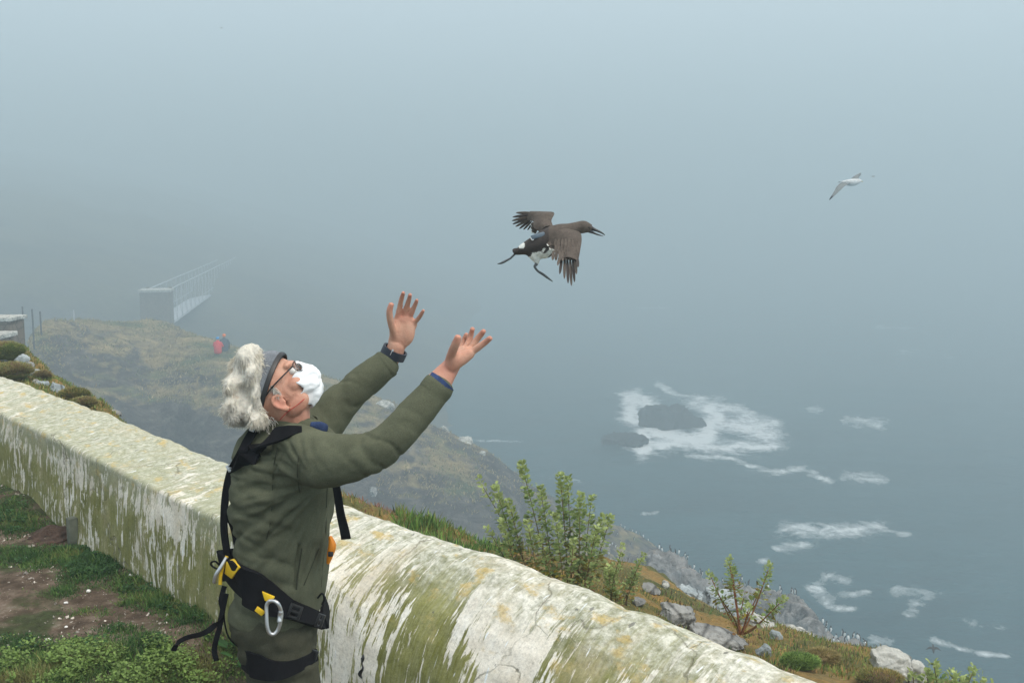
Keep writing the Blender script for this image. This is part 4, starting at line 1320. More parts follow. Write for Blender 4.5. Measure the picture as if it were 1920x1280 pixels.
sh_pts = [on(566, 805, 0.008), on(554, 806, 0.010), on(536, 810, 0.012), on(508, 820, 0.013), on(480, 842, 0.015), on(460, 866, 0.016), PM(443, 886, 2.78)]
strap('shoulder_strap', sh_pts, (12, 16, 24, 34, 40, 36, 22), np.array([UP + FW * 0.5, UP + FW * 0.6, UP * 0.9 + FW * 0.4, UP * 0.8 + RT * 0.6 + FW * 0.2, RT * 0.9 + UP * 0.5, RT + UP * 0.3, RT]), 0.008)
strap('shoulder_strap', [PM(600, 800, 2.96), PM(560, 788, 3.00), PM(510, 800, 3.01), PM(470, 826, 2.98), PM(446, 860, 2.92)], (18, 22, 28, 30, 22), RT * 0.5 + FW * 0.8, 0.008)
strap('upper_strap', [on(476, 806, 0.020, 2.77), on(464, 826, 0.026, 2.74), on(453, 850, 0.028, 2.75), PM(438, 876, 2.765)], 18, RT - FW * 0.1, 0.004)
strap('back_strap', [PM(436, 872, 2.79), PM(426, 910, 2.80), PM(421, 950, 2.81), PM(420, 990, 2.81), PM(424, 1025, 2.80), PM(431, 1060, 2.79)], 17, RT * 0.9 - FW * 0.45)
strap('back_strap', [PM(428, 968, 2.83), PM(437, 990, 2.82), PM(442, 1015, 2.81), PM(444, 1040, 2.79), PM(440, 1064, 2.77)], 12, RT * 0.9 - FW * 0.45)
strap('front_strap', [PM(626, 890, 2.745), PM(633, 925, 2.74), PM(638, 960, 2.745), PM(645, 990, 2.75), PM(649, 1010, 2.75)], (13, 15, 16, 18, 19), RT - FW * 0.2, 0.005)
# leg loop round the near thigh
ll = [PM(453, 1232, 2.80), on(468, 1242, 0.010, 2.76), on(490, 1252, 0.010, 2.74), on(520, 1257, 0.010, 2.72), on(560, 1247, 0.010, 2.74), PM(594, 1226, 2.78)]
strap('leg_strap', ll, (42, 44, 44, 36, 24, 22), UP - RT * 0.1, 0.008)
strap('loose_strap', [PM(421, 1098, 2.80), PM(414, 1125, 2.79), PM(417, 1148, 2.78), PM(402, 1172, 2.77), PM(380, 1187, 2.77), PM(352, 1194, 2.76), PM(334, 1204, 2.76), PM(325, 1219, 2.76)], (10, 9, 9, 11, 10, 9, 9, 10), RT * 0.6 + UP * 0.8)
strap('loose_strap', [PM(424, 1112, 2.79), PM(417, 1145, 2.78), PM(412, 1175, 2.775), PM(405, 1200, 2.77), PM(402, 1220, 2.77), PM(406, 1238, 2.77)], 10, RT)
obj('cord', vmesh(tube_vf([PM(419, 1130, 2.80), PM(421, 1165, 2.80), PM(428, 1192, 2.79), PM(442, 1208, 2.79), PM(458, 1216, 2.80)], [0.0025] * 5, 6)), M_WEB, harness)
obj('cord', vmesh(tube_vf([PM(420, 1064, 2.79), PM(408, 1066, 2.78), PM(397, 1060, 2.78), PM(396, 1054, 2.78), PM(404, 1052, 2.78), PM(412, 1060, 2.785)], [0.0028] * 6, 6)), M_WEB, harness)


def patch(name, corners, th, mat, parent=harness, bev=0.0015):
    """Thick flat tab with the given four corners."""
    c = np.array([np.asarray(p) for p in corners]); n_ = np.cross(c[1] - c[0], c[3] - c[0]); n_ /= np.linalg.norm(n_)
    if n_ @ FW > 0: n_ = -n_
    v_ = list(c) + list(c + n_ * th)
    k = len(c)
    f_ = [tuple(range(k)), tuple(reversed([k + i for i in range(k)]))] + [(i, k + i, k + (i + 1) % k, (i + 1) % k) for i in range(k)]
    return obj(name, vmesh((v_, f_), True, bev), mat, parent)


bl = lambda x, y, o=0.022, hw=98: on(x, y, o + 0.018, 2.72 + max(0.0, (445 - x)) * 0.0022)
lab = patch('label_tab', [bl(427, 1052), bl(440, 1046), bl(452, 1063), bl(437, 1084), bl(424, 1074)], 0.006, M_YELLOW)
obj('print', vmesh(join_vf([tube_vf([bl(436, 1056, 0.0305), bl(433, 1062, 0.0305), bl(440, 1066, 0.0305), bl(437, 1073, 0.0305)], [0.0011] * 4, 5)])), M_BLACKPL, lab)
patch('label_tab', [bl(492, 1107), bl(516, 1117), bl(509, 1129), bl(497, 1124)], 0.006, M_YELLOW)
patch('label_tab', [bl(483, 1135), bl(499, 1146), bl(491, 1153), bl(478, 1143)], 0.006, M_YELLOW)
strap('edge_tab', [PM(426, 1042, 2.775), PM(420, 1056, 2.765), PM(414, 1078, 2.76), PM(413, 1095, 2.76)], 6, RT, 0.006, M_YELLOW)
obj('ring', vmesh(tube_vf([PM(424, 1046, 2.765), PM(416, 1060, 2.755), PM(406, 1076, 2.75), PM(402, 1090, 2.755)], [0.005, 0.0055, 0.006, 0.006], 10)), M_METAL, harness)
car = [bl(505, 1126, 0.034), bl(514, 1126, 0.036), bl(522, 1132, 0.038), bl(527, 1146, 0.040), bl(526, 1164, 0.040), bl(521, 1180, 0.040), bl(513, 1188, 0.040), bl(505, 1185, 0.040), bl(501, 1172, 0.040), bl(500, 1152, 0.038), bl(500, 1134, 0.034), bl(505, 1126, 0.034)]
co_ = obj('carabiner', vmesh(tube_vf(car, [0.0052] * len(car), 10, 5, cap=False)), M_METAL, harness)
obj('screw_gate', vmesh(tube_vf([bl(526.5, 1146, 0.040), bl(526, 1154, 0.040), bl(524.5, 1164, 0.040)], [0.0068, 0.0078, 0.0070], 12)), M_METAL, co_)


def buckle(c, ax, w, h, th, mat):
    v_ = []
    for s_ in ((1, 0), (-1, 0)): v_.append(box_vf(c + ax[0] * (w / 2) * s_[0], ax, (th * 1.4, h, th * 2)))
    for s_ in (1, -1, 0): v_.append(box_vf(c + ax[1] * (h / 2 - th * 0.6) * s_, ax, (w, th * 1.2, th * 1.8)))
    return obj('buckle', vmesh(join_vf(v_), True, 0.0012), mat, harness)


bax = np.array((RT * 0.94 - UP * 0.34, UP * 0.94 + RT * 0.34, -FW))
buckle(bl(553, 1146, 0.026, 92), bax, m2p(20), m2p(26), 0.005, M_BLACKPL)
buckle(bl(600, 1163, 0.02, 92), bax, m2p(9), m2p(26), 0.005, M_BLACKPL)
buckle(ll[-1] + FW * -0.012 - RT * 0.01, bax, m2p(14), m2p(24), 0.005, M_BLACKPL)
buckle(PM(436, 874, 2.772), np.array((RT * 0.8 + UP * 0.45, UP * 0.8 - RT * 0.45, -FW)), m2p(20), m2p(15), 0.0048, M_METAL)
buckle(PM(473, 803, 2.755), np.array((RT * 0.8 - UP * 0.3, UP * 0.9 + RT * 0.3, -FW)), m2p(9), m2p(12), 0.0026, M_METAL)
obj('cord', vmesh(tube_vf([PM(596, 1120, 2.80), PM(604, 1112, 2.79), PM(608, 1122, 2.79), PM(604, 1132, 2.80)], [0.0028] * 4, 6)), M_WEB, harness)
pouch = obj('ascender', vmesh(tube_vf([PM(620, 1008, 2.80), PM(623, 1022, 2.79), PM(620, 1036, 2.79), PM(616, 1052, 2.80)], [(0.006, 0.010), (0.011, 0.014), (0.010, 0.013), (0.006, 0.010)], 12, ref=RT)), M_ORANGE, harness)
obj('cam_lever', vmesh(box_vf(PM(620, 1038, 2.775), np.array((RT, UP, FW)), (0.014, 0.014, 0.012)), True, 0.003), M_BLACKPL, pouch)

# ================================================================== BIRDS
# ---- the guillemot just released
BD = 4.3
M_PLUM = mat_tint('guillemot_plumage', 0.8, 0.35, 90)
brown = np.array((0.085, 0.068, 0.056)); dkbrown = np.array((0.045, 0.037, 0.034)); belly_w = np.array((0.72, 0.73, 0.68))
gb = empty('guillemot', P(1035, 455, BD))
tag(gb, 'brown guillemot with white belly and back tag taking flight above the raised hands', 'bird')


def BP(x, y, d=0.0): return P(880 + x / 6.4, 360 + y / 6.4, BD + d)      # points read off the enlarged bird


bparts = [tube_vf([BP(560, 715), BP(640, 690), BP(760, 650), BP(880, 610), BP(1000, 560), BP(1110, 505), BP(1210, 465), BP(1300, 430), BP(1375, 420), BP(1440, 432)],
                  [0.008, (0.024, 0.028), (0.038, 0.044), (0.051, 0.055), (0.055, 0.058), (0.047, 0.050), (0.034, 0.036), (0.027, 0.027), (0.028, 0.026), (0.020, 0.018)], 18, 5, ref=UP),
          tube_vf([BP(760, 720), BP(800, 800), BP(815, 860)], [0.030, 0.020, 0.009], 12, 4), ell_vf(BP(880, 700), np.array((RT, FW, UP)), (0.055, 0.042, 0.036)),
          tube_vf([BP(640, 690, 0.01), BP(575, 725, 0.01), BP(545, 745, 0.01)], [0.024, 0.014, 0.006], 10, 4)]
bm_ = fuse(bparts, 0.0045, 4)
co = get_co(bm_)
bx_ = (960 + ((co - C0) @ RT) / ((co - C0) @ FW) * FPX - 880) * 6.4; by_ = (640 - ((co - C0) @ UP) / ((co - C0) @ FW) * FPX - 360) * 6.4
lim = np.interp(bx_, [560, 640, 720, 800, 900, 1000, 1100, 1300, 1345, 1400, 1500], [900, 860, 770, 725, 690, 620, 560, 540, 560, 900, 900]) + fbm(co * 90, 3, 141) * 45
wmask = (by_ > lim)
colr = np.where(wmask[:, None], belly_w, np.where((bx_ < 950)[:, None], dkbrown, brown))
streak = (fbm(np.stack([bx_ * 0.03 + by_ * 0.03, bx_ * 0.004, 0 * bx_], -1), 2, 143) > 0.25) & (bx_ > 860) & (bx_ < 1080)
colr = np.where((wmask & streak)[:, None], dkbrown * 1.3, colr)
rump = (np.hypot(bx_ - 625, by_ - 640) < 42)
colr = np.where(rump[:, None], belly_w, colr)
set_color(bm_, colr * (1 + 0.12 * fbm(co * 160, 3, 145))[:, None])
obj('body', bm_, M_PLUM, gb)
M_BILL = mat_simple('dark_horn', (0.02, 0.02, 0.022), 0.35, var=0.2)
bill = obj('bill', vmesh(tube_vf([BP(1440, 425), BP(1500, 450), BP(1560, 475), BP(1605, 500), BP(1628, 520)], [0.0125, 0.0070, 0.0046, 0.0030, 0.0012], 10, 4)), M_BILL, gb)
obj('lower_mandible', vmesh(tube_vf([BP(1445, 466), BP(1490, 490), BP(1550, 514), BP(1608, 530)], [0.0095, 0.0048, 0.0032, 0.0010], 10, 4)), M_BILL, bill)
for s_ in (-1, 1): obj('eye', vmesh(ell_vf(BP(1438, 425, s_ * 0.0185), np.array((RT, FW, UP)), (0.0036, 0.0030, 0.0036), 8, 10)), M_BLACKPL, gb)


def flat_shape(outline, th, camber=0.0, ns=10):
    """Thin closed blade between two edge curves [(leading..)], [(trailing..)] with thickness."""
    A, B = np.array(outline[0]), np.array(outline[1])
    n = 16
    A, B = catmull(A, n), catmull(B, n)
    nn = np.cross(A[n // 2] - A[0], B[n // 2] - A[n // 2]); nn /= np.linalg.norm(nn) + 1e-9
    V, F = [], []
    for side in (1, -1):
        for i in range(n):
            for j in range(ns):
                k = j / (ns - 1); b = math.sin(math.pi * k)
                V.append(A[i] * (1 - k) + B[i] * k + nn * (camber * b + side * th * (0.12 + 0.88 * b) * 0.5))
    N = n * ns
    for i in range(n - 1):
        for j in range(ns - 1):
            a = i * ns + j
            F.append((a, a + ns, a + ns + 1, a + 1)); F.append((N + a + 1, N + a + ns + 1, N + a + ns, N + a))
    per = [i * ns for i in range(n)] + [(n - 1) * ns + j for j in range(1, ns)] + [i * ns + ns - 1 for i in range(n - 2, -1, -1)] + [j for j in range(ns - 2, 0, -1)]
    for a, b in zip(per, per[1:] + per[:1]): F.append((a, N + a, N + b, b))
    return V, F


def feather(a, b, w, wdir, col, name, parent, tip=None):
    a, b = np.asarray(a), np.asarray(b); d = b - a
    s = np.asarray(wdir, float); s = s - d * (s @ d) / (d @ d); s /= np.linalg.norm(s)
    ks = [0, 0.2, 0.55, 0.85, 0.97, 1.0]; ws = [0.35, 0.8, 1.0, 0.75, 0.35, 0.04]
    L = [a + d * k + s * w * x * 0.5 for k, x in zip(ks, ws)]; R_ = [a + d * k - s * w * x * 0.5 for k, x in zip(ks, ws)]
    me = vmesh(flat_shape((L, R_), 0.002, 0.002, 5))
    c = np.tile(col, (len(me.vertices), 1))
    if tip is not None:
        k = ((get_co(me) - a) @ d) / (d @ d); c[k > 0.8] = tip
    set_color(me, c)
    return obj(name, me, M_PLUM, parent)


# near wing swept down towards the viewer
wn_ = vmesh(flat_shape(([BP(1180, 440, -0.035), BP(1320, 480, -0.06), BP(1348, 560, -0.09), BP(1330, 700, -0.14), BP(1305, 830, -0.18)],
                        [BP(930, 560, -0.050), BP(960, 640, -0.060), BP(1080, 660, -0.085), BP(1090, 720, -0.12), BP(1110, 800, -0.16)]), 0.018, -0.010))
co = get_co(wn_); by_ = (640 - ((co - C0) @ UP) / ((co - C0) @ FW) * FPX - 360) * 6.4; bx_ = (960 + ((co - C0) @ RT) / ((co - C0) @ FW) * FPX - 880) * 6.4
c_ = np.tile(brown, (len(co), 1)) * (1 + 0.25 * fbm(co * 60, 3, 151))[:, None]
set_color(wn_, c_)
nw = obj('wing', wn_, M_PLUM, gb)
tips = [(1060, 880), (1085, 985), (1140, 1040), (1185, 1095), (1225, 1125), (1262, 1080), (1285, 985), (1305, 900)]
roots = [(1100, 730), (1115, 750), (1145, 765), (1175, 775), (1208, 780), (1240, 780), (1270, 780), (1295, 775)]
for i, ((rx_, ry_), (tx, ty)) in enumerate(zip(roots, tips)):
    feather(BP(rx_, ry_, -0.135 - 0.004 * i), BP(tx, ty, -0.21 - 0.004 * i), 0.0125, RT, (dkbrown if i % 2 else brown) * 1.05, 'feather', nw)
for i, (rx_, ry_, tx, ty) in enumerate(((985, 600, 935, 640), (1010, 615, 965, 690), (1040, 630, 1005, 700), (1075, 640, 1060, 705))):
    feather(BP(rx_, ry_, -0.062), BP(tx, ty, -0.068), 0.018, RT, brown * 1.1, 'feather', nw, tip=belly_w)
rq = np.random.default_rng(31)
for row, (yr, yt, n_f) in enumerate(((700, 815, 8), (630, 745, 8), (560, 670, 7))):
    for i in range(n_f):
        k = (i + 0.5 * (row % 2)) / (n_f - 0.5)
        x0 = 1010 + row * 14 + k * (1318 - 1030 - row * 10); x1 = x0 + (k - 0.45) * 18 + rq.normal() * 4
        feather(BP(x0, yr, -0.098 - 0.045 * (2 - row) * 0.5 - 0.014 * k), BP(x1, yt + rq.normal() * 8, -0.128 - 0.045 * (2 - row) * 0.5 - 0.014 * k), 0.0135, RT, (brown * rq.uniform(0.78, 1.25)), 'feather', nw)
# far wing swept up and back
wf = vmesh(flat_shape(([BP(1010, 420, 0.03), BP(985, 340, 0.06), BP(1018, 250, 0.10), BP(900, 235, 0.13), BP(760, 235, 0.17)],
                       [BP(850, 480, 0.03), BP(775, 430, 0.05), BP(770, 360, 0.08), BP(745, 345, 0.12), BP(690, 330, 0.16)]), 0.018, 0.010))
set_color(wf, np.tile(brown, (len(wf.vertices), 1)) * (1 + 0.25 * fbm(get_co(wf) * 60, 3, 153))[:, None])
fw_ = obj('wing', wf, M_PLUM, gb)
for i, (rx_, ry_, tx, ty) in enumerate(((770, 250, 560, 250), (755, 265, 520, 300), (745, 285, 510, 345), (735, 300, 520, 385), (735, 320, 555, 415), (740, 335, 600, 440), (750, 350, 650, 450), (765, 360, 700, 455))):
    feather(BP(rx_, ry_, 0.145 + 0.004 * i), BP(tx, ty, 0.20 + 0.004 * i), 0.0125, UP, (dkbrown if i % 2 else brown) * 1.1, 'feather', fw_)
for i, (rx_, ry_, tx, ty) in enumerate(((780, 370, 735, 400), (785, 400, 735, 450), (795, 430, 745, 490), (810, 450, 775, 500))):
    feather(BP(rx_, ry_, 0.075), BP(tx, ty, 0.085), 0.015, UP, brown, 'feather', fw_, tip=belly_w)
# tail
for i, (tx, ty) in enumerate(((515, 700), (520, 720), (535, 745))):
    feather(BP(620, 695, 0.01 * i - 0.01), BP(tx, ty, 0.015 * i - 0.015), 0.018, UP, dkbrown, 'tail_feather', gb)
# legs with webbed feet
M_LEG = mat_simple('grey_leg_skin', (0.055, 0.065, 0.07), 0.5, var=0.25, scale=80)
lg = obj('leg', vmesh(tube_vf([BP(555, 735, 0.02), BP(525, 765, 0.02), BP(490, 800, 0.02)], [0.005, 0.0045, 0.0042], 8, 4)), M_LEG, gb)
obj('foot', vmesh(tube_vf([BP(495, 795, 0.02), BP(440, 825, 0.02), BP(390, 850, 0.02), BP(345, 862, 0.02)], [(0.004, 0.008), (0.005, 0.012), (0.005, 0.013), (0.002, 0.008)], 10, 4, ref=UP)), M_LEG, lg)
lg = obj('leg', vmesh(tube_vf([BP(805, 865, -0.02), BP(785, 895, -0.02), BP(810, 935, -0.02), BP(835, 960, -0.02)], [0.0075, 0.0058, 0.005, 0.005], 8, 4)), M_LEG, gb)
obj('foot', vmesh(tube_vf([BP(830, 955, -0.02), BP(880, 985, -0.02), BP(935, 1025, -0.02), BP(995, 1070, -0.02)], [(0.005, 0.007), (0.0055, 0.010), (0.005, 0.012), (0.002, 0.008)], 10, 4, ref=UP)), M_LEG, lg)
# logger on its back
tgx = BP(900, 495) - BP(745, 540); tgx /= np.linalg.norm(tgx); tgz = np.cross(tgx, FW); tgz = tgz if tgz @ UP > 0 else -tgz
M_TAG = mat_simple('blue_grey_casing', (0.10, 0.14, 0.18), 0.5, var=0.12)
tgo = obj('logger_tag', vmesh(box_vf(BP(822, 528, -0.035), np.array((tgx, FW, tgz)), (0.062, 0.030, 0.020)), True, 0.005), M_TAG, gb)
obj('antenna_base', vmesh(tube_vf([BP(735, 545, -0.045), BP(755, 575, -0.047), BP(770, 570, -0.045)], [0.003] * 3, 6)), M_METAL, tgo)

# ---- gull gliding out over the water
GD = 21.0
M_GULL = mat_tint('gull_plumage', 0.8, 0.2, 30)


def GP(x, y, d=0.0): return P(1540 + x / 16.0, 310 + y / 16.0, GD + d)


gg = empty('gull', GP(850, 520)); tag(gg, 'white gull with grey wings gliding over the misty sea', 'bird')
gray = (0.15, 0.17, 0.175); gw = (0.50, 0.53, 0.54)
gbm = fuse([tube_vf([GP(600, 500), GP(700, 505), GP(820, 520), GP(950, 515), GP(1080, 490), GP(1150, 470), GP(1200, 475)], [0.015, 0.045, 0.070, 0.078, 0.062, 0.045, 0.020], 14, 4),
            tube_vf([GP(620, 500), GP(500, 505)], [(0.012, 0.05), (0.005, 0.06)], 10, 3, ref=UP)], 0.012, 3)
set_color(gbm, gw); obj('body', gbm, M_GULL, gg)
obj('bill', vmesh(tube_vf([GP(1195, 478), GP(1245, 492)], [0.012, 0.003], 8, 3)), mat_simple('yellow_bill', (0.45, 0.36, 0.05), 0.5), gg)
w1 = vmesh(flat_shape(([GP(900, 520, -0.05), GP(740, 600, -0.20), GP(620, 700, -0.35), GP(430, 880, -0.5), GP(260, 1000, -0.6)], [GP(680, 500, -0.03), GP(560, 545, -0.16), GP(460, 640, -0.30), GP(350, 840, -0.45), GP(250, 995, -0.6)]), 0.03, 0.03))
co = get_co(w1); gx = (960 + ((co - C0) @ RT) / ((co - C0) @ FW) * FPX - 1540) * 16
set_color(w1, np.where((gx < 330)[:, None], (0.03, 0.03, 0.035), gray)); obj('wing', w1, M_GULL, gg)
w2 = vmesh(flat_shape(([GP(1060, 480, 0.04), GP(1110, 400, 0.3), GP(1140, 350, 0.5), GP(1185, 290, 0.8)], [GP(850, 480, 0.04), GP(890, 410, 0.25), GP(980, 330, 0.5), GP(1170, 275, 0.8)]), 0.03, 0.03))
set_color(w2, gray); obj('wing', w2, M_GULL, gg)


def fly_bird(p, s, label, group=None, d=(1, 0.2, 0.1), dark=True):
    """Small far bird on the wing: spindle body, bill, two bent wings."""
    d = np.array(d, float); d /= np.linalg.norm(d); sd = np.cross(d, (0, 0, 1)); sd /= np.linalg.norm(sd); u = np.cross(sd, d)
    e = empty('seabird', p); tag(e, label, 'bird', group)
    p = np.asarray(p)
    b = vmesh(tube_vf([p - d * .2 * s, p - d * .1 * s, p, p + d * .12 * s, p + d * .18 * s, p + d * .23 * s], [.01 * s, .045 * s, .06 * s, .04 * s, .03 * s, .008 * s], 10, 3))
    c = np.where(((get_co(b) - p) @ u < -0.015 * s)[:, None], belly_w, dkbrown); set_color(b, c); obj('body', b, M_PLUM, e)
    for k in (-1, 1):
        w = vmesh(flat_shape(([p + d * .07 * s, p + sd * k * .16 * s + u * .06 * s + d * .08 * s, p + sd * k * .34 * s + u * .0 * s - d * .06 * s], [p - d * .05 * s, p + sd * k * .15 * s + u * .05 * s - d * .02 * s, p + sd * k * .335 * s - d * .065 * s]), .012 * s, .01 * s, 5))
        set_color(w, dkbrown); obj('wing', w, M_PLUM, e)


fly_bird(P(1750, 1216, 42), 0.95, 'small dark seabird flying low over the sea past the pale boulder', d=(0.2, 1, 1.2))
fly_bird(P(1637, 331, 60), 0.55, 'distant dark speck of a bird ahead of the gull', d=(1, 0.6, 0.1))
fly_bird(P(415, 53, 75), 0.5, 'tiny far bird high in the mist above the footbridge', d=(1, 0.6, 0.1))

# ---- guillemots standing on the cliffs
bmv = [tube_vf([(0, 0, 0.02), (0, 0, 0.10), (0, 0.005, 0.22), (0, 0.015, 0.31), (0, 0.03, 0.355), (0, 0.05, 0.38), (0, 0.085, 0.39)], [0.03, 0.062, 0.070, 0.045, 0.034, 0.034, 0.022], 9, 2),
       tube_vf([(0, 0.085, 0.390), (0, 0.15, 0.395)], [0.014, 0.003], 6, 2), tube_vf([(0, -0.02, 0.06), (0, -0.09, 0.02)], [0.035, 0.01], 6, 2)]
auk = vmesh(join_vf(bmv)); co = get_co(auk)
back_c, white_c = np.array((0.035, 0.030, 0.028)), np.array((0.80, 0.81, 0.80))
set_color(auk, np.where(((co[:, 1] > 0.012) & (co[:, 2] < 0.30) & (co[:, 1] < 0.2))[:, None], white_c, back_c))
auk_r = auk.copy(); set_c = np.where(((co[:, 1] > -0.035) & (co[:, 2] < 0.31))[:, None], white_c, back_c)
c4 = np.ones((len(co), 4), np.float32); c4[:, :3] = set_c; auk_r.color_attributes['tint'].data.foreach_set('color', c4.ravel())
auk.materials.append(M_PLUM); auk_r.materials.append(M_PLUM)
rb = np.random.default_rng(23)
n_auk = 0


def stand(p, label, group, scale=1.0):
    global n_auk
    o = bpy.data.objects.new('guillemot_standing', auk_r if rb.random() < 0.6 else auk)
    COL.objects.link(o); o.location = [float(x) for x in p]
    o.rotation_euler = (rb.normal() * 0.12, rb.normal() * 0.12, rb.uniform(0, 6.28)); s = scale * rb.uniform(0.9, 1.15); o.scale = (s, s, s)
    tag(o, label, 'seabird', group); n_auk += 1


def surf(S, px, py, rad=9.0):
    v_ = S.reshape(-1, 3); d = (v_ - C0) @ FW
    x = 960 + ((v_ - C0) @ RT) / d * FPX; y = 640 - ((v_ - C0) @ UP) / d * FPX
    return v_[((x - px) ** 2 + (y - py) ** 2 + (d - d.min()) * 0.02).argmin()]


def crest_at(S, px, span=6):
    """Highest visible point of a surface at photo column px."""
    v_ = S.reshape(-1, 3); d = (v_ - C0) @ FW
    x = 960 + ((v_ - C0) @ RT) / d * FPX; y = 640 - ((v_ - C0) @ UP) / d * FPX
    k = np.where(np.abs(x - px) < span)[0]
    return v_[k[y[k].argmin()]]


L1, G1 = 'upright guillemot in the colony on the tip of the misty headland', 'guillemots on the headland tip'
for px in (1122, 1130, 1138, 1152, 1168, 1176, 1184, 1190, 1197, 1204, 1212, 1220): stand(crest_at(HEAD, px), L1, G1, 0.8)
for _ in range(46):
    px = rb.uniform(1085, 1232); top = to_px(crest_at(HEAD, px))[1]
    stand(surf(HEAD, px, top + rb.uniform(6, 62)), L1, G1, 0.75)
L2, G2 = 'upright guillemot on the rim of the columned grey cliff', 'guillemots on the grey cliff rim'
for px in (1240, 1246, 1252, 1258, 1264, 1272, 1278, 1288, 1292, 1306, 1318, 1322, 1334, 1360, 1386, 1396, 1404, 1420, 1428, 1442, 1456, 1470, 1484): stand(crest_at(CLIFF, px), L2, G2, 0.58)
for _ in range(14):
    px = rb.uniform(1238, 1480); top = to_px(crest_at(CLIFF, px))[1]; stand(surf(CLIFF, px, top + rb.uniform(4, 22)), L2, G2, 0.52)
L3, G3 = 'guillemot on the low ledge between grey cliff and pale boulder', 'guillemots on the low ledge'
for px in (1493, 1496, 1549, 1553, 1562, 1575, 1588, 1594, 1612, 1616, 1626, 1629): stand(crest_at(CLIFF, px), L3, G3, 0.62)
for _ in range(12):
    px = rb.uniform(1540, 1630); top = to_px(crest_at(CLIFF, px))[1]; stand(surf(CLIFF, px, top + rb.uniform(4, 22)), L3, G3, 0.58)

# ================================================================== PLANTS, STONES, FAR STRUCTURES
def tmpl_leaf():
    """Cupped lobed leaf, unit size, base at origin, along +x, facing +z."""
    v = [(0, 0, 0), (.3, .33, .07), (.62, .42, .10), (.9, .22, .06), (1.0, 0, -.02), (.9, -.22, .06), (.62, -.42, .10), (.3, -.33, .07), (.5, 0, 0)]
    f = [(0, 8, 1), (1, 8, 2), (2, 8, 3), (3, 8, 4), (4, 8, 5), (5, 8, 6), (6, 8, 7), (7, 8, 0)]
    return np.array(v, float), np.array(f)


LV, LF = tmpl_leaf()


def leaves_mesh(pos, dirs, ups, size, cols):
    """Many leaves in one mesh: arrays of base, direction, up, size, colour."""
    d = dirs / np.linalg.norm(dirs, axis=1)[:, None]
    s = np.cross(ups, d); s /= np.linalg.norm(s, axis=1)[:, None] + 1e-9
    u = np.cross(d, s)
    V = pos[:, None] + size[:, None, None] * (LV[None, :, 0:1] * d[:, None] + LV[None, :, 1:2] * s[:, None] + LV[None, :, 2:3] * u[:, None])
    n = len(pos); k = len(LV)
    F = (LF[None] + (np.arange(n) * k)[:, None, None]).reshape(-1, 3)
    me = np_mesh(V.reshape(-1, 3), F)
    set_color(me, np.repeat(cols, k, 0))
    return me


def blades_mesh(pos, dirs, h, w, cols, bend=0.4, seed=1):
    """Grass blades: tapered three-segment strips."""
    r = np.random.default_rng(seed); n = len(pos)
    d = dirs / np.linalg.norm(dirs, axis=1)[:, None]
    az = r.uniform(0, 2 * np.pi, n); side = np.stack([np.cos(az), np.sin(az), np.zeros(n)], -1)
    lean = np.stack([-np.sin(az), np.cos(az), np.zeros(n)], -1) * (r.uniform(0.1, 1.0, n) * bend)[:, None]
    V = []
    for k, ww in ((0, 1.0), (0.4, 0.85), (0.75, 0.5)):
        c = pos + d * (h * k)[:, None] + lean * (h * k * k)[:, None]
        V += [c - side * (w * ww * .5)[:, None], c + side * (w * ww * .5)[:, None]]
    V.append(pos + d * (h * 0.98)[:, None] + lean * h[:, None])
    V = np.stack(V, 1)
    f = np.array([(0, 1, 3), (0, 3, 2), (2, 3, 5), (2, 5, 4), (4, 5, 6)])
    F = (f[None] + (np.arange(n) * 7)[:, None, None]).reshape(-1, 3)
    me = np_mesh(V.reshape(-1, 3), F)
    set_color(me, np.repeat(cols, 7, 0))
    return me


M_LEAF = mat_tint('leaf', 0.6, 0.0, 25, spec=0.35)
M_BLADE = mat_tint('grass_blade', 0.7, 0.0, 8, spec=0.25)
make_translucent(M_LEAF, 0.4); make_translucent(M_BLADE, 0.3)
M_STEM = mat_tint('plant_stem', 0.8, 0.2, 120)
G_YOUNG, G_LEAF, G_YEL, G_DRY = np.array((0.38, 0.45, 0.18)), np.array((0.23, 0.33, 0.11)), np.array((0.36, 0.30, 0.04)), np.array((0.24, 0.13, 0.05))


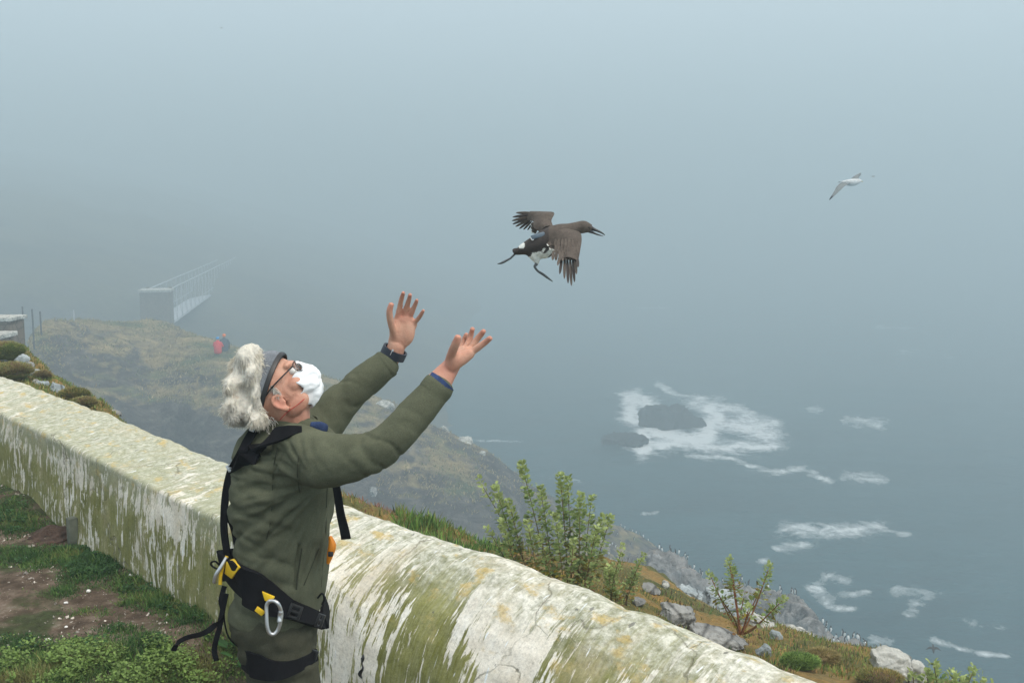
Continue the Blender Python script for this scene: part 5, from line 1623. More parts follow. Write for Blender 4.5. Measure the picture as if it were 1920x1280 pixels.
def mallow(name, label, shoots, D, base, group=None, leaf=0.030, stem_w=0.0045, seed=3, dense=1.0, stem_col=(0.13, 0.085, 0.04), bare=0.35):
    """Bushy mallow: each shoot is a stem with its own spike of leaves."""
    r = np.random.default_rng(seed)
    b = np.array(base); root = empty(name, b); tag(root, label, 'plant', group)
    for (px, py, dd, off, branch) in shoots:
        tip = P(px, py, D + dd)
        st = b + RT * off[0] + np.array((0, 1, 0)) * off[1]
        kn = st * 0.55 + tip * 0.45 + RT * (r.normal() * 0.012 - 0.10 * (tip - st)[0]) - np.array((0, 0, 0.03))
        line = catmull(np.array([st, kn, tip]), 40)
        sm = vmesh(tube_vf(line[::4], np.linspace(stem_w, stem_w * 0.45, len(line[::4])), 6, 2))
        set_color(sm, np.array(stem_col) * r.uniform(0.7, 1.3) + np.array((0.0, 0.03, 0.0)) * r.random())
        so = obj('shoot', sm, M_STEM, root)
        L = np.linalg.norm(np.diff(line, axis=0), axis=1).sum()
        pos, dr, up, sz, cl = [], [], [], [], []
        n = int(branch * 230 * L * dense)
        for _ in range(n):
            k = 1 - (1 - bare) * r.random() ** 1.35
            if r.random() < 0.10: k = r.uniform(0.12, 1.0)
            i = min(38, int(k * 39)); c = line[i]; ax = line[i + 1] - line[i]; ax /= np.linalg.norm(ax)
            a = r.uniform(0, 2 * math.pi); o_ = np.array((math.cos(a), math.sin(a), 0)); o_ -= ax * (o_ @ ax)
            topness = max(0, (k - bare) / (1 - bare))
            reach = 0.007 + 0.034 * (1 - topness) ** 0.7 * r.random() + 0.008 * r.random()
            pos.append(c + o_ * reach + ax * r.normal() * 0.006); dr.append(o_ + ax * (0.15 + 0.9 * topness) + r.normal(size=3) * 0.25 - np.array((0, 0, 0.35 * (1 - topness)))); up.append(ax + r.normal(size=3) * 0.2)
            sz.append(leaf * r.uniform(0.45, 1.25) * (1 - 0.35 * topness ** 2))
            t = r.random()
            col = G_YOUNG * 0.5 + G_LEAF * 0.5 if t < 0.5 else (G_YOUNG if t < 0.75 else G_LEAF)
            if topness > 0.75: col = G_YOUNG * 1.05
            if topness < 0.45 and r.random() < 0.40: col = G_YEL * r.uniform(0.6, 1.0)
            if topness < 0.25 and r.random() < 0.18: col = G_DRY
            cl.append(col * r.uniform(0.75, 1.2))
        if pos:
            lm = leaves_mesh(np.array(pos), np.array(dr), np.array(up), np.array(sz), np.array(cl))
            lo = obj('leaves', lm, M_LEAF, so); lo['kind'] = 'stuff'
    return root


MB = slope_at(1055, 1125)[0]
mD = float((MB - C0) @ FW)
mD = max(4.6, min(mD, 6.0))
MB = P(1062, 1125, mD); MB[2] -= 0.12
sh = [(893, 890, .1, (-.16, .1), .35), (926, 905, .05, (-.20, .0), .9), (952, 932, .0, (-.16, -.05), 1.0), (976, 860, .1, (-.06, .05), 1.0), (1012, 906, -.05, (-.04, -.05), 1.0),
      (1050, 884, .1, (.02, .1), 1.0), (1064, 888, .14, (.04, .1), .7), (1088, 922, .0, (.05, .0), 1.1), (1110, 926, .1, (.08, .1), .7),
      (1132, 962, .0, (.08, .02), .9), (1146, 964, .1, (.10, .1), .8), (1120, 985, -.1, (.07, -.1), .9), (940, 975, -.05, (-.2, -.05), .8), (988, 972, -.1, (-.1, -.1), .9), (1040, 960, -.1, (.0, -.1), .8), (1012, 1000, -.12, (-.08, -.12), .7), (1076, 1010, -.1, (.03, -.12), .7), (912, 985, .05, (-.22, .05), .5)]
mallow('mallow_shrub', 'tall leafy mallow shrub with many upright shoots rising behind the middle of the wall', sh, mD, MB, seed=3, leaf=0.037, dense=1.45, bare=0.44)
mallow('mallow_seedling', 'short leafy green sprig right of the tall mallow shrub above orange turf', [(1140, 1062, 0, (0, 0), 1.6), (1150, 1072, 0.02, (.02, 0), 1.5), (1168, 1020, 0.05, (.02, 0), .8)], mD - 0.2, P(1142, 1150, mD - 0.2), seed=6, leaf=0.028, bare=0.3, dense=1.8)
mallow('mallow_sapling', 'thin mallow stem with bare lower half beyond the orange turf left of the red-stemmed plant', [(1208, 1036, 0.3, (0, 0), .8), (1196, 1068, .3, (.0, 0), .7), (1190, 1078, .3, (-.05, 0), .6)], mD + 0.6, P(1172, 1146, mD + 0.9), seed=8, leaf=0.030, bare=0.5, dense=1.8)
b2 = P(1388, 1188, 5.4)
sh2 = [(1366, 1044, 0, (0, 0), .75), (1372, 1064, 0, (0, 0), .5), (1328, 1070, .1, (0, 0), .45), (1445, 1056, 0, (.01, 0), .75), (1474, 1118, -.05, (.02, 0), .75), (1424, 1108, .1, (.01, 0), .4), (1396, 1112, .1, (0, 0), .4), (1340, 1104, .05, (-.01, 0), .4), (1405, 1136, -.1, (0, 0), .5), (1452, 1140, 0, (.02, 0), .4)]
mallow('mallow_bush', 'sparse red-stemmed mallow bush with a few leafy tips in front of the grey cliff', sh2, 5.4, b2, seed=12, leaf=0.026, stem_w=0.006, stem_col=(0.20, 0.075, 0.04), bare=0.62, dense=2.2)
b3 = P(1775, 1330, 4.2)
sh3 = [(1750, 1240, 0, (-.03, 0), 1.2), (1738, 1262, 0, (-.06, 0), .9), (1788, 1258, .05, (.0, 0), 1.0), (1800, 1266, .0, (.02, 0), .9), (1828, 1250, .05, (.05, 0), .9), (1842, 1268, .0, (.07, 0), .8), (1712, 1262, .05, (-.1, 0), .7), (1864, 1280, 0, (.1, 0), .6)]
mallow('mallow_clump', 'leafy mallow tips poking up at the lower right beside the pale cleft boulder', sh3, 4.2, b3, seed=14, leaf=0.030, bare=0.35, dense=2.2)

# ---- boulders
def mat_rock(name, lo, mid, hi, lichen=(0.45, 0.30, 0.05), lamt=0.68, scale=4.0):
    m = bpy.data.materials.new(name); m.use_nodes = True
    q = NB(m); v = q.coord('Object')
    c = q.ramp(q.noise(v, scale, 9, 0.7, 0.3), [(0.3, lo), (0.5, mid), (0.7, hi)])
    c = q.mix(q.ramp(q.noise(v, scale * 1.6, 6, 0.65), [(lamt, 0.0), (lamt + 0.05, 0.85)]), c, lichen)
    crack = q.ramp(q.voro(v, scale * 0.8, 'DISTANCE_TO_EDGE'), [(0.0, 0.35), (0.06, 1.0)])
    q.set('Base Color', q.mix(1.0, c, crack, 'MULTIPLY')); q.set('Roughness', 0.92); q.set('Specular IOR Level', 0.2)
    q.bump(q.math('ADD', q.noise(v, scale * 5, 9, 0.72), q.math('MULTIPLY', crack, 0.5)), 0.8, 0.03)
    return m


M_PALE = mat_rock('pale_lichen_rock', (0.22, 0.22, 0.20), (0.46, 0.46, 0.42), (0.66, 0.65, 0.60))
M_GREY = mat_rock('grey_rock', (0.10, 0.10, 0.10), (0.25, 0.25, 0.24), (0.42, 0.42, 0.40), lamt=0.74)
M_BLUE = mat_rock('blue_grey_rock', (0.15, 0.17, 0.18), (0.30, 0.34, 0.35), (0.50, 0.54, 0.54), lamt=0.72)
ROCKS = [
    (1222, 1106, 18, 11, M_GREY, 'grey stone on the orange slope left of its far lichen-grey edge', 10), (1196, 1128, 14, 9, M_GREY, 'dark stone half sunk in the orange slope near the thin mallow', 10), (1312, 1166, 20, 12, M_GREY, 'dark grey stone between the cracked rock and the greenish outcrop', 10),  # px, py, half width px, half height px, material, label, facets
    (1672, 1256, 40, 38, M_PALE, 'largest pale boulder at the lower right, left half of the cleft block', 16), (1716, 1274, 32, 36, M_PALE, 'pale boulder leaning against the largest block at the lower right', 16),
    (1502, 1196, 46, 20, M_PALE, 'long pale lichen-spotted slab under the grey cliff', 12), (1455, 1192, 12, 10, M_BLUE, 'small blue-white stone at the left end of the long lichen slab', 8),
    (1272, 1158, 40, 26, M_GREY, 'dark-cracked grey rock just above the wall below the orange turf', 14), (1350, 1198, 50, 17, M_GREY, 'flat grey slab with dark earth beneath it just behind the wall', 12),
    (1432, 1222, 13, 15, M_BLUE, 'upright white stone in the heather near the wall', 10), (1246, 1096, 8, 8, M_PALE, 'small white stone on the turf edge above the orange slope', 8),
    (1292, 1118, 40, 15, M_BLUE, 'low lichen-grey rock along the far edge of the orange slope', 10), (1358, 1140, 58, 34, M_BLUE, 'greenish grey outcrop behind the sparse red-stemmed bush', 14),
    (1160, 1112, 9, 6, M_PALE, 'small pale stone between the mallow shrub and orange turf', 8), (1062, 1060, 16, 14, M_PALE, 'white stone glimpsed between the stems of the tall mallow shrub', 10),
    (1584, 1236, 32, 20, M_GREY, 'brownish rock at the foot of the bird ledge', 10), (1618, 1250, 28, 18, M_PALE, 'pale rock left of the dark turf cushion at the lower right', 10),
    (1420, 1172, 40, 16, M_PALE, 'pale stone at the foot of the red-stemmed bush', 10),
    (42, 676, 13, 13, M_BLUE, 'pale boulder patched with yellow lichen above the left end of the wall', 10), (54, 690, 12, 12, M_GREY, 'dark stone under the yellow-lichened boulder at left', 8),
    (66, 700, 13, 8, M_BLUE, 'pale blue stone sitting in turf below the lichened boulder', 8), (8, 672, 10, 8, M_BLUE, 'whitish stone between the two green cushions at far left', 8),
    (106, 730, 17, 10, M_BLUE, 'largest blue-grey stone on the turf strip above the left wall', 10), (80, 722, 13, 8, M_BLUE, 'flat grey stone left of the largest blue-grey one', 8), (68, 716, 6, 5, M_PALE, 'smallest pale stone on the turf strip at left', 6),
    (215, 775, 12, 5, M_GREY, 'low grey stone at the end of the turf strip left of the man', 8), (120, 806 - 70, 9, 5, M_GREY, 'thin grey stone right of the largest blue-grey one', 8)]
for i, (px, py, hw, hh, mt, lab, fc) in enumerate(ROCKS):
    p, n_ = slope_at(px, py + hh * 0.5)
    d = float((p - C0) @ FW)
    c = P(px, py, d - 0.02)
    a = hw / FPX * d; b = hh / FPX * d
    me = rock_mesh((0, 0, 0), (a * 1.12, max(a, b) * 1.0, b * 1.3), 200 + i, 0.30, 0.7, 4 if hw < 20 else 5, fc)
    co = get_co(me); co = co + normals(me) * (fbm(co / a * 5, 4, 800 + i) * 0.09 * a - np.clip(0.10 - np.abs(fbm(co / a * 2.2, 2, 900 + i)), 0, 1) * 0.9 * a)[:, None]; r_ = np.random.default_rng(300 + i); ang = r_.uniform(-0.4, 0.4)
    R_ = np.array(Matrix.Rotation(ang, 3, 'Z') @ Matrix.Rotation(0.35 if px > 1000 else 0.25, 3, 'Y'))
    set_co(me, co @ R_.T + c)
    tag(obj('rock', me, mt), lab, 'rock')

# ---- low scrub and heath on the slope beyond the wall
rs = np.random.default_rng(77)


def slope_sample(n, sel):
    """Random points on the visible slope, kept where sel(px, py) says so."""
    Vf = SLOPE; out_p, out_n, out_xy = [], [], []
    iu = rs.integers(0, NS_U - 1, n); iv = rs.integers(0, int(NS_V * 3.3 / 5), n)
    fu, fv = rs.random(n)[:, None], rs.random(n)[:, None]
    p = (Vf[iu, iv] * (1 - fu) + Vf[iu + 1, iv] * fu) * (1 - fv) + (Vf[iu, iv + 1] * (1 - fu) + Vf[iu + 1, iv + 1] * fu) * fv
    d = (p - C0) @ FW
    x = 960 + ((p - C0) @ RT) / d * FPX; y = 640 - ((p - C0) @ UP) / d * FPX
    k = sel(x, y, p)
    return p[k], SLOPE_N[iu, iv][k], x[k], y[k], d[k]


def scrub(name, n, sel, h, w, cols, up=1.0, seed=1, bend=0.5):
    p, n_, x, y, d = slope_sample(n, sel)
    r = np.random.default_rng(seed)
    cols = np.array(cols)
    k = np.clip((fbm(p * 3.0, 3, seed) * 0.9 + 0.5 + r.normal(size=len(p)) * 0.22), 0, 0.999) * len(cols)
    c = cols[k.astype(int)] * r.uniform(0.7, 1.3, len(p))[:, None]
    hh = h * r.uniform(0.4, 1.1, len(p)) * (0.75 + 0.7 * fbm(p * 1.7, 2, seed + 1))
    dr = n_ * 0.4 + np.array((0, 0, up)) + r.normal(size=(len(p), 3)) * 0.3
    me = blades_mesh(p - np.array((0, 0, 0.02)), dr, np.maximum(hh, 0.015), w * r.uniform(0.6, 1.3, len(p)), c, bend, seed)
    return tag(obj(name, me, M_BLADE), kind='stuff')


OL = [(0.20, 0.21, 0.06), (0.30, 0.28, 0.08), (0.15, 0.18, 0.05), (0.34, 0.25, 0.09)]
DG = [(0.05, 0.10, 0.03), (0.10, 0.19, 0.05), (0.17, 0.28, 0.06), (0.20, 0.20, 0.06)]
OR = [(0.58, 0.29, 0.07), (0.52, 0.32, 0.08), (0.42, 0.32, 0.09), (0.62, 0.36, 0.10)]
BR = [(0.16, 0.10, 0.06), (0.28, 0.20, 0.09), (0.11, 0.07, 0.045), (0.22, 0.23, 0.08)]
scrub('scrub', 30000, lambda x, y, p: (x > 640) & (x < 770) & (fbm(p * 2.4, 3, 5) > -0.35), 0.075, 0.010, OL + [(0.35, 0.17, 0.12)], seed=3)
scrub('scrub', 60000, lambda x, y, p: (x > 740) & (x < 960) & (fbm(p * 2.1, 3, 6) > -0.45), 0.13, 0.012, DG, seed=4)
scrub('dry_stalks', 26000, lambda x, y, p: (x > 930) & (x < 1180) & (fbm(p * 2.6, 3, 7) > -0.1), 0.15, 0.007, BR + OL, seed=5)
scrub('orange_turf', 150000, lambda x, y, p: (x > 1010) & (x < 1480) & (fbm(p * 0.8, 4, 8) + 0.15 * fbm(p * 5, 2, 9) > -0.16), 0.035, 0.010, OR + OL, seed=6)
scrub('heather', 62000, lambda x, y, p: (x > 1130) & (x < 1800) & (y > 1085 + (x - 1130) * 0.22) & (fbm(p * 1.5, 4, 12) > -0.02), 0.075, 0.010, DG[:3] + BR + OL, seed=7)
scrub('turf', 90000, lambda x, y, p: (x > 1430) & (x < 1920) & (fbm(p * 1.0, 4, 14) > -0.10), 0.065, 0.010, OL + [(0.24, 0.34, 0.08), (0.42, 0.25, 0.10), (0.18, 0.28, 0.06)], seed=8)
scrub('turf', 130000, lambda x, y, p: (x < 440) & (fbm(p * 0.9, 4, 16) > -0.35), 0.085, 0.014, OL + [(0.14, 0.22, 0.06), (0.20, 0.26, 0.07)], seed=9)


def cushion(px, py, hw, hh, cols, seed, name, label):
    """Rounded cushion of dense short foliage."""
    p, n_ = slope_at(px, py + hh); d = float((p - C0) @ FW); c = P(px, py + hh * 0.3, d)
    a, b = hw / FPX * d * 1.15, hh / FPX * d * 0.85
    r = np.random.default_rng(seed); n = int(2600 + 26000 * a)
    u = r.normal(size=(n, 3)); u /= np.linalg.norm(u, axis=1)[:, None]; u[:, 2] = np.abs(u[:, 2]) * 1.0 - 0.15
    lump = 1 + 0.18 * fbm(u * 2.2 + seed, 3, seed)
    q_ = c + u * np.array((a, a * 0.8, b)) * lump[:, None]
    cols = np.array(cols); k = np.clip(fbm(q_ * 4, 3, seed) * 0.9 + 0.5 + r.normal(size=n) * 0.2, 0, 0.999) * len(cols)
    me = blades_mesh(q_ - u * 0.02, u + np.array((0, 0, .5)) + r.normal(size=(n, 3)) * 0.35, r.uniform(0.02, 0.06, n) * (d / 9), np.full(n, 0.0085) * (d / 8), cols[k.astype(int)] * r.uniform(0.65, 1.25, n)[:, None], 0.5, seed)
    core = vmesh(ell_vf(c, np.eye(3), (a * 0.97, a * 0.77, b * 0.95), 10, 16)); set_color(core, np.array(cols[0]) * 0.8)
    root = obj(name, core, M_BLADE); tag(root, label, 'plant')
    o = obj('foliage', me, M_BLADE, root); o['kind'] = 'stuff'


GC = [(0.17, 0.23, 0.06), (0.25, 0.29, 0.08), (0.32, 0.31, 0.11), (0.30, 0.22, 0.11)]
cushion(12, 655, 26, 20, GC, 1, 'thrift_cushion', 'upper green cushion plant at the far left edge above the wall')
cushion(22, 692, 30, 18, GC[1:], 2, 'thrift_cushion', 'olive cushion plant beside the pale lichened boulder at left')
cushion(80, 704, 10, 9, GC, 3, 'thrift_cushion', 'smallest green cushion right of the pale blue stone at left')
cushion(138, 738, 22, 12, OL, 4, 'thrift_cushion', 'olive cushion at the middle of the turf strip left of the man')
cushion(158, 754, 18, 10, GC, 5, 'thrift_cushion', 'dark green cushion where the turf strip ends left of the man')
cushion(1650, 1268, 36, 16, BR + OL, 6, 'heath_cushion', 'dark brown-green cushion in front of the pale cleft boulder')
cushion(1542, 1228, 28, 18, [(0.30, 0.22, 0.10), (0.36, 0.29, 0.12), (0.26, 0.22, 0.08)], 7, 'heath_cushion', 'straw brown cushion right of the long lichen slab')
cushion(1500, 1236, 30, 16, [(0.18, 0.27, 0.06), (0.25, 0.36, 0.08), (0.12, 0.20, 0.05)], 8, 'heath_cushion', 'bright green cushion just behind the lower right end of the wall')

# ---- grass, weeds, chips and feathers on the ground this side
rg = np.random.default_rng(91)


def ground_pts(n, t0, t1, u0, u1):
    t = rg.uniform(t0, t1, n); u = rg.uniform(u0, u1, n)
    p = WA + WD * t[:, None] + WN * u[:, None]; p[:, 2] += ground_z(t, u)
    d = (p - C0) @ FW
    return p, t, u, 960 + ((p - C0) @ RT) / d * FPX, 640 - ((p - C0) @ UP) / d * FPX


def gmask(x, y):
    """Greenness of the trodden ground (where the weeds grow), read off the photo."""
    g = np.zeros_like(x)
    for cx, cy, rx_, ry_, s in ((180, 1060, 70, 32, 1.1), (235, 1090, 55, 26, 1.1), (300, 1130, 70, 26, 1.0), (60, 1045, 90, 22, .75), (140, 1040, 60, 18, .9), (20, 985, 40, 40, .7), (50, 980, 26, 22, .9), (200, 1240, 260, 40, 1.2),
                                (330, 1260, 160, 50, 1.2), (60, 1268, 120, 30, 1.0), (360, 1160, 60, 40, .9), (420, 1230, 60, 60, 1.0), (160, 1150, 60, 14, .7), (220, 1180, 60, 14, .5), (270, 1200, 60, 22, .8), (390, 1195, 40, 30, .9), (120, 1110, 60, 14, .4)):
        g = np.maximum(g, s * np.exp(-((x - cx) / rx_) ** 2 - ((y - cy) / ry_) ** 2))
    return g


p, t, u, x, y = ground_pts(420000, 1.8, 9.5, 0.40, 2.8)
g = gmask(x, y) + 0.62 * fbm(p * 4, 4, 201) + 0.12 * rg.normal(size=len(p))
k = (g > 0.26) & (y < 1330)
p, x, y, g = p[k], x[k], y[k], g[k]
cols = np.array([(0.03, 0.075, 0.02), (0.05, 0.11, 0.025), (0.09, 0.16, 0.04), (0.13, 0.19, 0.05), (0.17, 0.17, 0.06)])
ci = np.clip((fbm(p * 4, 3, 203) * 0.8 + 0.30 + 0.35 * smooth(1180, 1250, y) + rg.normal(size=len(p)) * 0.18), 0, 0.999) * 5
me = blades_mesh(p - (0, 0, 0.004), np.array((0, 0, 1.0)) + rg.normal(size=(len(p), 3)) * 0.35, rg.uniform(0.012, 0.045, len(p)) * np.clip(g * 1.4, 0.5, 1.7), rg.uniform(0.003, 0.006, len(p)), cols[ci.astype(int)] * rg.uniform(0.9, 1.6, len(p))[:, None], 0.8, 11)
tag(obj('grass', me, M_BLADE), kind='stuff')
# broad-leaved weeds: lush mat along the lower edge and the foot of the wall
kk = np.where((g > 0.62))[0]; kk = kk[fbm(p[kk] * 9, 2, 205) > -0.05]; kk = rg.choice(kk, min(9000, len(kk)), replace=False)
a = rg.uniform(0, 6.28, len(kk)); h = rg.uniform(0.008, 0.05, len(kk))
lush = smooth(1170, 1245, y[kk])
pos = p[kk] + np.stack([0 * h, 0 * h, h * (0.6 + 0.8 * lush)], -1)
dr = np.stack([np.cos(a), np.sin(a), rg.uniform(-0.1, 0.9, len(kk))], -1)
c = np.where(lush[:, None] > rg.random(len(kk))[:, None], np.array((0.20, 0.30, 0.075)), np.array((0.05, 0.125, 0.035))) * rg.uniform(0.65, 1.25, len(kk))[:, None]
me = leaves_mesh(pos, dr, np.tile((0, 0, 1.0), (len(kk), 1)) + rg.normal(size=(len(kk), 3)) * 0.3, rg.uniform(0.008, 0.019, len(kk)), c)
tag(obj('weeds', me, M_LEAF), kind='stuff')
# large dock leaves by the man's leg
dk = []
for i in range(16):
    b = ray_z(rg.uniform(425, 460), rg.uniform(1212, 1290), 0.0); a = rg.uniform(0, 6.28)
    dk.append((b + np.array((0, 0, rg.uniform(0.02, 0.10))), (math.cos(a), math.sin(a), 0.5), (0, 0, 1.0), rg.uniform(0.035, 0.065), np.array((0.045, 0.12, 0.035)) * rg.uniform(0.8, 1.2)))
dock = empty('dock_plant', dk[0][0]); tag(dock, 'broad-leaved green dock growing behind the man at the foot of the wall', 'plant')
for q_ in dk:
    me = leaves_mesh(*[np.array([z_]) for z_ in q_]); obj('leaf', me, M_LEAF, dock)
# pale stone chips and shell bits
p, t, u, x, y = ground_pts(9000, 1.8, 9.0, 0.45, 2.7)
n_ = fbm(p * 3, 3, 207); kk = np.where((n_ > 0.02) & (gmask(x, y) < 0.5) & (y < 1300))[0][:2200]
V, F, Cc = [], [], []
for i in kk:
    s = rg.choice([0.004, 0.006, 0.009, 0.014, 0.02], p=[.36, .34, .2, .08, .02])
    R_ = np.linalg.qr(rg.normal(size=(3, 3)))[0]
    v_, f_ = box_vf(p[i] + (0, 0, s * 0.2), R_, (s * rg.uniform(.8, 1.6), s * rg.uniform(.5, 1), s * rg.uniform(.3, .7)))
    b = len(V); v_ = [np.array(q_) + rg.normal(size=3) * s * 0.12 for q_ in v_]
    V += v_; F += [tuple(b + j for j in q_) for q_ in f_]; Cc += [np.array((0.60, 0.54, 0.47)) * rg.uniform(0.4, 1.2)] * 8
me = mesh(V, F, False); set_color(me, np.array(Cc)); tag(obj('stone_chips', me, M_STEM), kind='stuff')
M_WHITE = mat_simple('bleached_stone', (0.72, 0.71, 0.68), 0.8, var=0.1)
for i, (px, py, s, lab) in enumerate(((91, 1201, 8, 'brightest white stone chip on the bare soil at lower left'), (166, 1109, 7, 'pale pebble below the weeds at the wall foot'), (245, 1080, 7, 'bluish white chip lying in the weeds at the wall foot'),
                                   (124, 1131, 6, 'small whitish pebble in the middle of the bare soil'), (124, 1176, 5, 'tiny white chip above the brightest one'), (48, 1046, 5, 'pale blue chip near the earth bank'), (332, 1132, 5, 'white chip beside the dry grass at the foot of the wall'))):
    b = ray_z(px, py, 0.0); s = s * 0.72
    for _ in range(6):
        tt_ = (b - WA) @ WD; uu_ = (b - WA) @ WN; b = ray_z(px, py, float(ground_z(np.array([tt_]), np.array([uu_]))[0]))
    d = float((b - C0) @ FW); a = s / FPX * d
    tag(obj('pebble', rock_mesh(b + (0, 0, a * 0.4), (a, a * 0.8, a * 0.7), 500 + i, 0.2, 0, 2, 8), M_WHITE), lab, 'stone')
# slumped earth bank at the foot of the wall, with a timber stub in the gap
M_EARTH = mat_simple('dark_crumbly_earth', (0.07, 0.04, 0.027), 0.95, var=0.5, scale=18, bump=0.9, bdist=0.02)
for px, py, w, h, sd_, lab in ((92, 1004, 52, 26, 31, 'crumbled brown earth bank slumped against the foot of the wall'), (38, 968, 60, 26, 32, 'lower brown earth heap at the left edge below the wall')):
    b, _t = ray_u(px, py, FACE_U + 0.12); d = float((b - C0) @ FW)
    tag(obj('earth_bank', rock_mesh(b - (0, 0, 0.05), (w / FPX * d, 0.16, h / FPX * d), sd_, 0.55, 0, 5), M_EARTH), lab, 'earth')
b, _t = ray_u(136, 1000, FACE_U + 0.05); d = float((b - C0) @ FW)
me = vmesh(box_vf(b - (0, 0, 0.02), np.array((WD, WN, (0, 0, 1.0))), (0.06, 0.06, 0.26)), True, 0.012)
tag(obj('post_stub', me, mat_simple('grey_green_weathered_timber', (0.12, 0.13, 0.10), 0.9, var=0.4, scale=12)), 'short grey-green stub standing in the dark gap at the foot of the wall', 'post')

# ================================================================== FOOTBRIDGE AND FAR THINGS
BRD = 158.0
M_ALU = mat_simple('pale_painted_steel', (0.42, 0.45, 0.49), 0.5, var=0.06, scale=2)
M_STONE = mat_rock('pier_stone', (0.09, 0.068, 0.048), (0.145, 0.112, 0.082), (0.20, 0.16, 0.12), lamt=0.9, scale=2.5)
bA = P(312, 541, BRD); bB = P(330, 607, BRD)
zt, zb = float(bA[2]), float(bB[2])
vp = np.array(((592 - 960) / FPX, 1.0, 0)); vp /= np.linalg.norm(vp); sdv = np.array((vp[1], -vp[0], 0))
N0 = np.array((P(322, 575, BRD)[0], P(322, 575, BRD)[1], 0.0)); LEN = 165.0; BW = 3.4
fb = empty('footbridge', N0 + (0, 0, zb)); tag(fb, 'pale steel lattice footbridge vanishing into the mist beyond the headland', 'bridge')


def at(s, side, z): return N0 + vp * s - sdv * (BW * side) + np.array((0, 0, z))


def bar(a, b, w):
    a, b = np.asarray(a), np.asarray(b); d = b - a; L = np.linalg.norm(d); d /= L
    x_ = np.cross(d, (0.3, 0.2, 0.93)); x_ /= np.linalg.norm(x_)
    return vmesh(box_vf((a + b) / 2, np.array((x_, np.cross(d, x_), d)), (w, w, L)), False)


for side in (0, 1):
    # the truss: arched bottom chord on the approach half
    zlow = lambda s: zb + 0.9 * math.sin(math.pi * min(1, max(0, s / LEN))) * 0.0
    obj('top_chord', bar(at(0, side, zt), at(LEN, side, zt), 0.14), M_ALU, fb)
    obj('bottom_chord', bar(at(0, side, zb), at(LEN, side, zb), 0.15), M_ALU, fb)
    obj('handrail', bar(at(0, side, zb + 1.3), at(LEN, side, zb + 1.3), 0.08), M_ALU, fb)
    n = 26
    for i in range(n + 1):
        s = LEN * i / n
        obj('upright', bar(at(s, side, zb), at(s, side, zt), 0.10), M_ALU, fb)
        if i < n: obj('diagonal', bar(at(s, side, zt), at(s + LEN / n, side, zb), 0.05), M_ALU, fb)
obj('deck', vmesh(box_vf(at(LEN / 2, 0.5, zb + 0.1), np.array((vp, sdv, (0, 0, 1.0))), (LEN, BW - 0.3, 0.12)), False), M_ALU, fb)
pier = empty('bridge_pier', N0); tag(pier, 'square stone bridge pier with pale capping at the near end of the footbridge', 'pier')
px0 = at(-2.3, 0.55, 0); ax_ = np.array((vp, sdv, (0, 0, 1.0)))
# pier body; raised dark arch panel, shade of a recess painted as colour
bw, bd, bh = 4.4, 4.0, zt - (zb - 6.0)
obj('pier_body', vmesh(box_vf(px0 + (0, 0, zt - bh / 2 - 0.25), ax_, (bd, bw, bh)), False, 0.05), M_STONE, pier)
obj('capping', vmesh(box_vf(px0 + (0, 0, zt - 0.05), ax_, (bd + 0.4, bw + 0.4, 0.4)), False, 0.05), M_PALE, pier)
arch = [px0 - vp * (bd / 2 + 0.03) + sdv * (0.15 + 0.55 * math.cos(a)) + np.array((0, 0, zb + 0.6 + 0.9 * math.sin(a))) for a in np.linspace(0, math.pi, 9)]
arch = [arch[0] - np.array((0, 0, 2.5))] + arch + [arch[-1] - np.array((0, 0, 2.5))]
obj('arch_shade_panel', vmesh(([tuple(a_) for a_ in arch] + [tuple(a_ + vp * 0.15) for a_ in arch], [tuple(range(len(arch))), tuple(reversed(range(len(arch), 2 * len(arch))))] + [(i, len(arch) + i, len(arch) + (i + 1) % len(arch), (i + 1) % len(arch)) for i in range(len(arch))]), False), mat_simple('recess_shade_colour', (0.03, 0.03, 0.03), 0.9), pier)
for k in (0, 1):
    obj('end_block', vmesh(box_vf(at(-0.4, k, zt + 0.1), ax_, (0.5, 0.5, 0.45)), False, 0.06), M_STONE, pier)

# ---- low parapet walls and posts at the far left
for px, py, w, h, lab in ((8, 600, 34, 9, 'pale-topped parapet wall at the far left behind the cushions'), (0, 634, 18, 16, 'lower pale-topped stone block at the far left edge')):
    d = 42.0 if py < 620 else 34.0
    c = P(px - 14, py, d); e = empty('parapet', c); tag(e, lab, 'wall')
    w_ = 2 * w / FPX * d
    obj('wall_body', vmesh(box_vf(c - (0, -0.2, 1.1), np.eye(3), (w_, 1.2, 2.2)), False, 0.04), M_STONE, e)
    obj('coping', vmesh(box_vf(c + (0, 0.2, 0.07), np.eye(3), (w_ + 0.16, 1.5, 0.16)), False, 0.03), M_PALE, e)
M_POST = mat_simple('dark_tarred_timber', (0.07, 0.075, 0.08), 0.9, var=0.3, scale=3)
for px, py, h, lab in ((42, 588, 30, 'tallest dark post beside the far left parapet'), (60, 590, 24, 'second dark post right of the parapet'), (75, 590, 14, 'third dark post from the parapet, shortest of the three'), (138, 590, 20, 'thin pale marker post on the crest of the headland')):
    d = 72.0 if px < 100 else 88.0
    top = P(px, py - h * 0.45, d); L = h * (3.2 if px < 100 else 1.3) / FPX * d
    tag(obj('post', vmesh(box_vf(top - (0, 0, L / 2), np.eye(3), (0.10, 0.10, L)), True, 0.02), M_POST if px < 100 else M_ALU), lab, 'post')

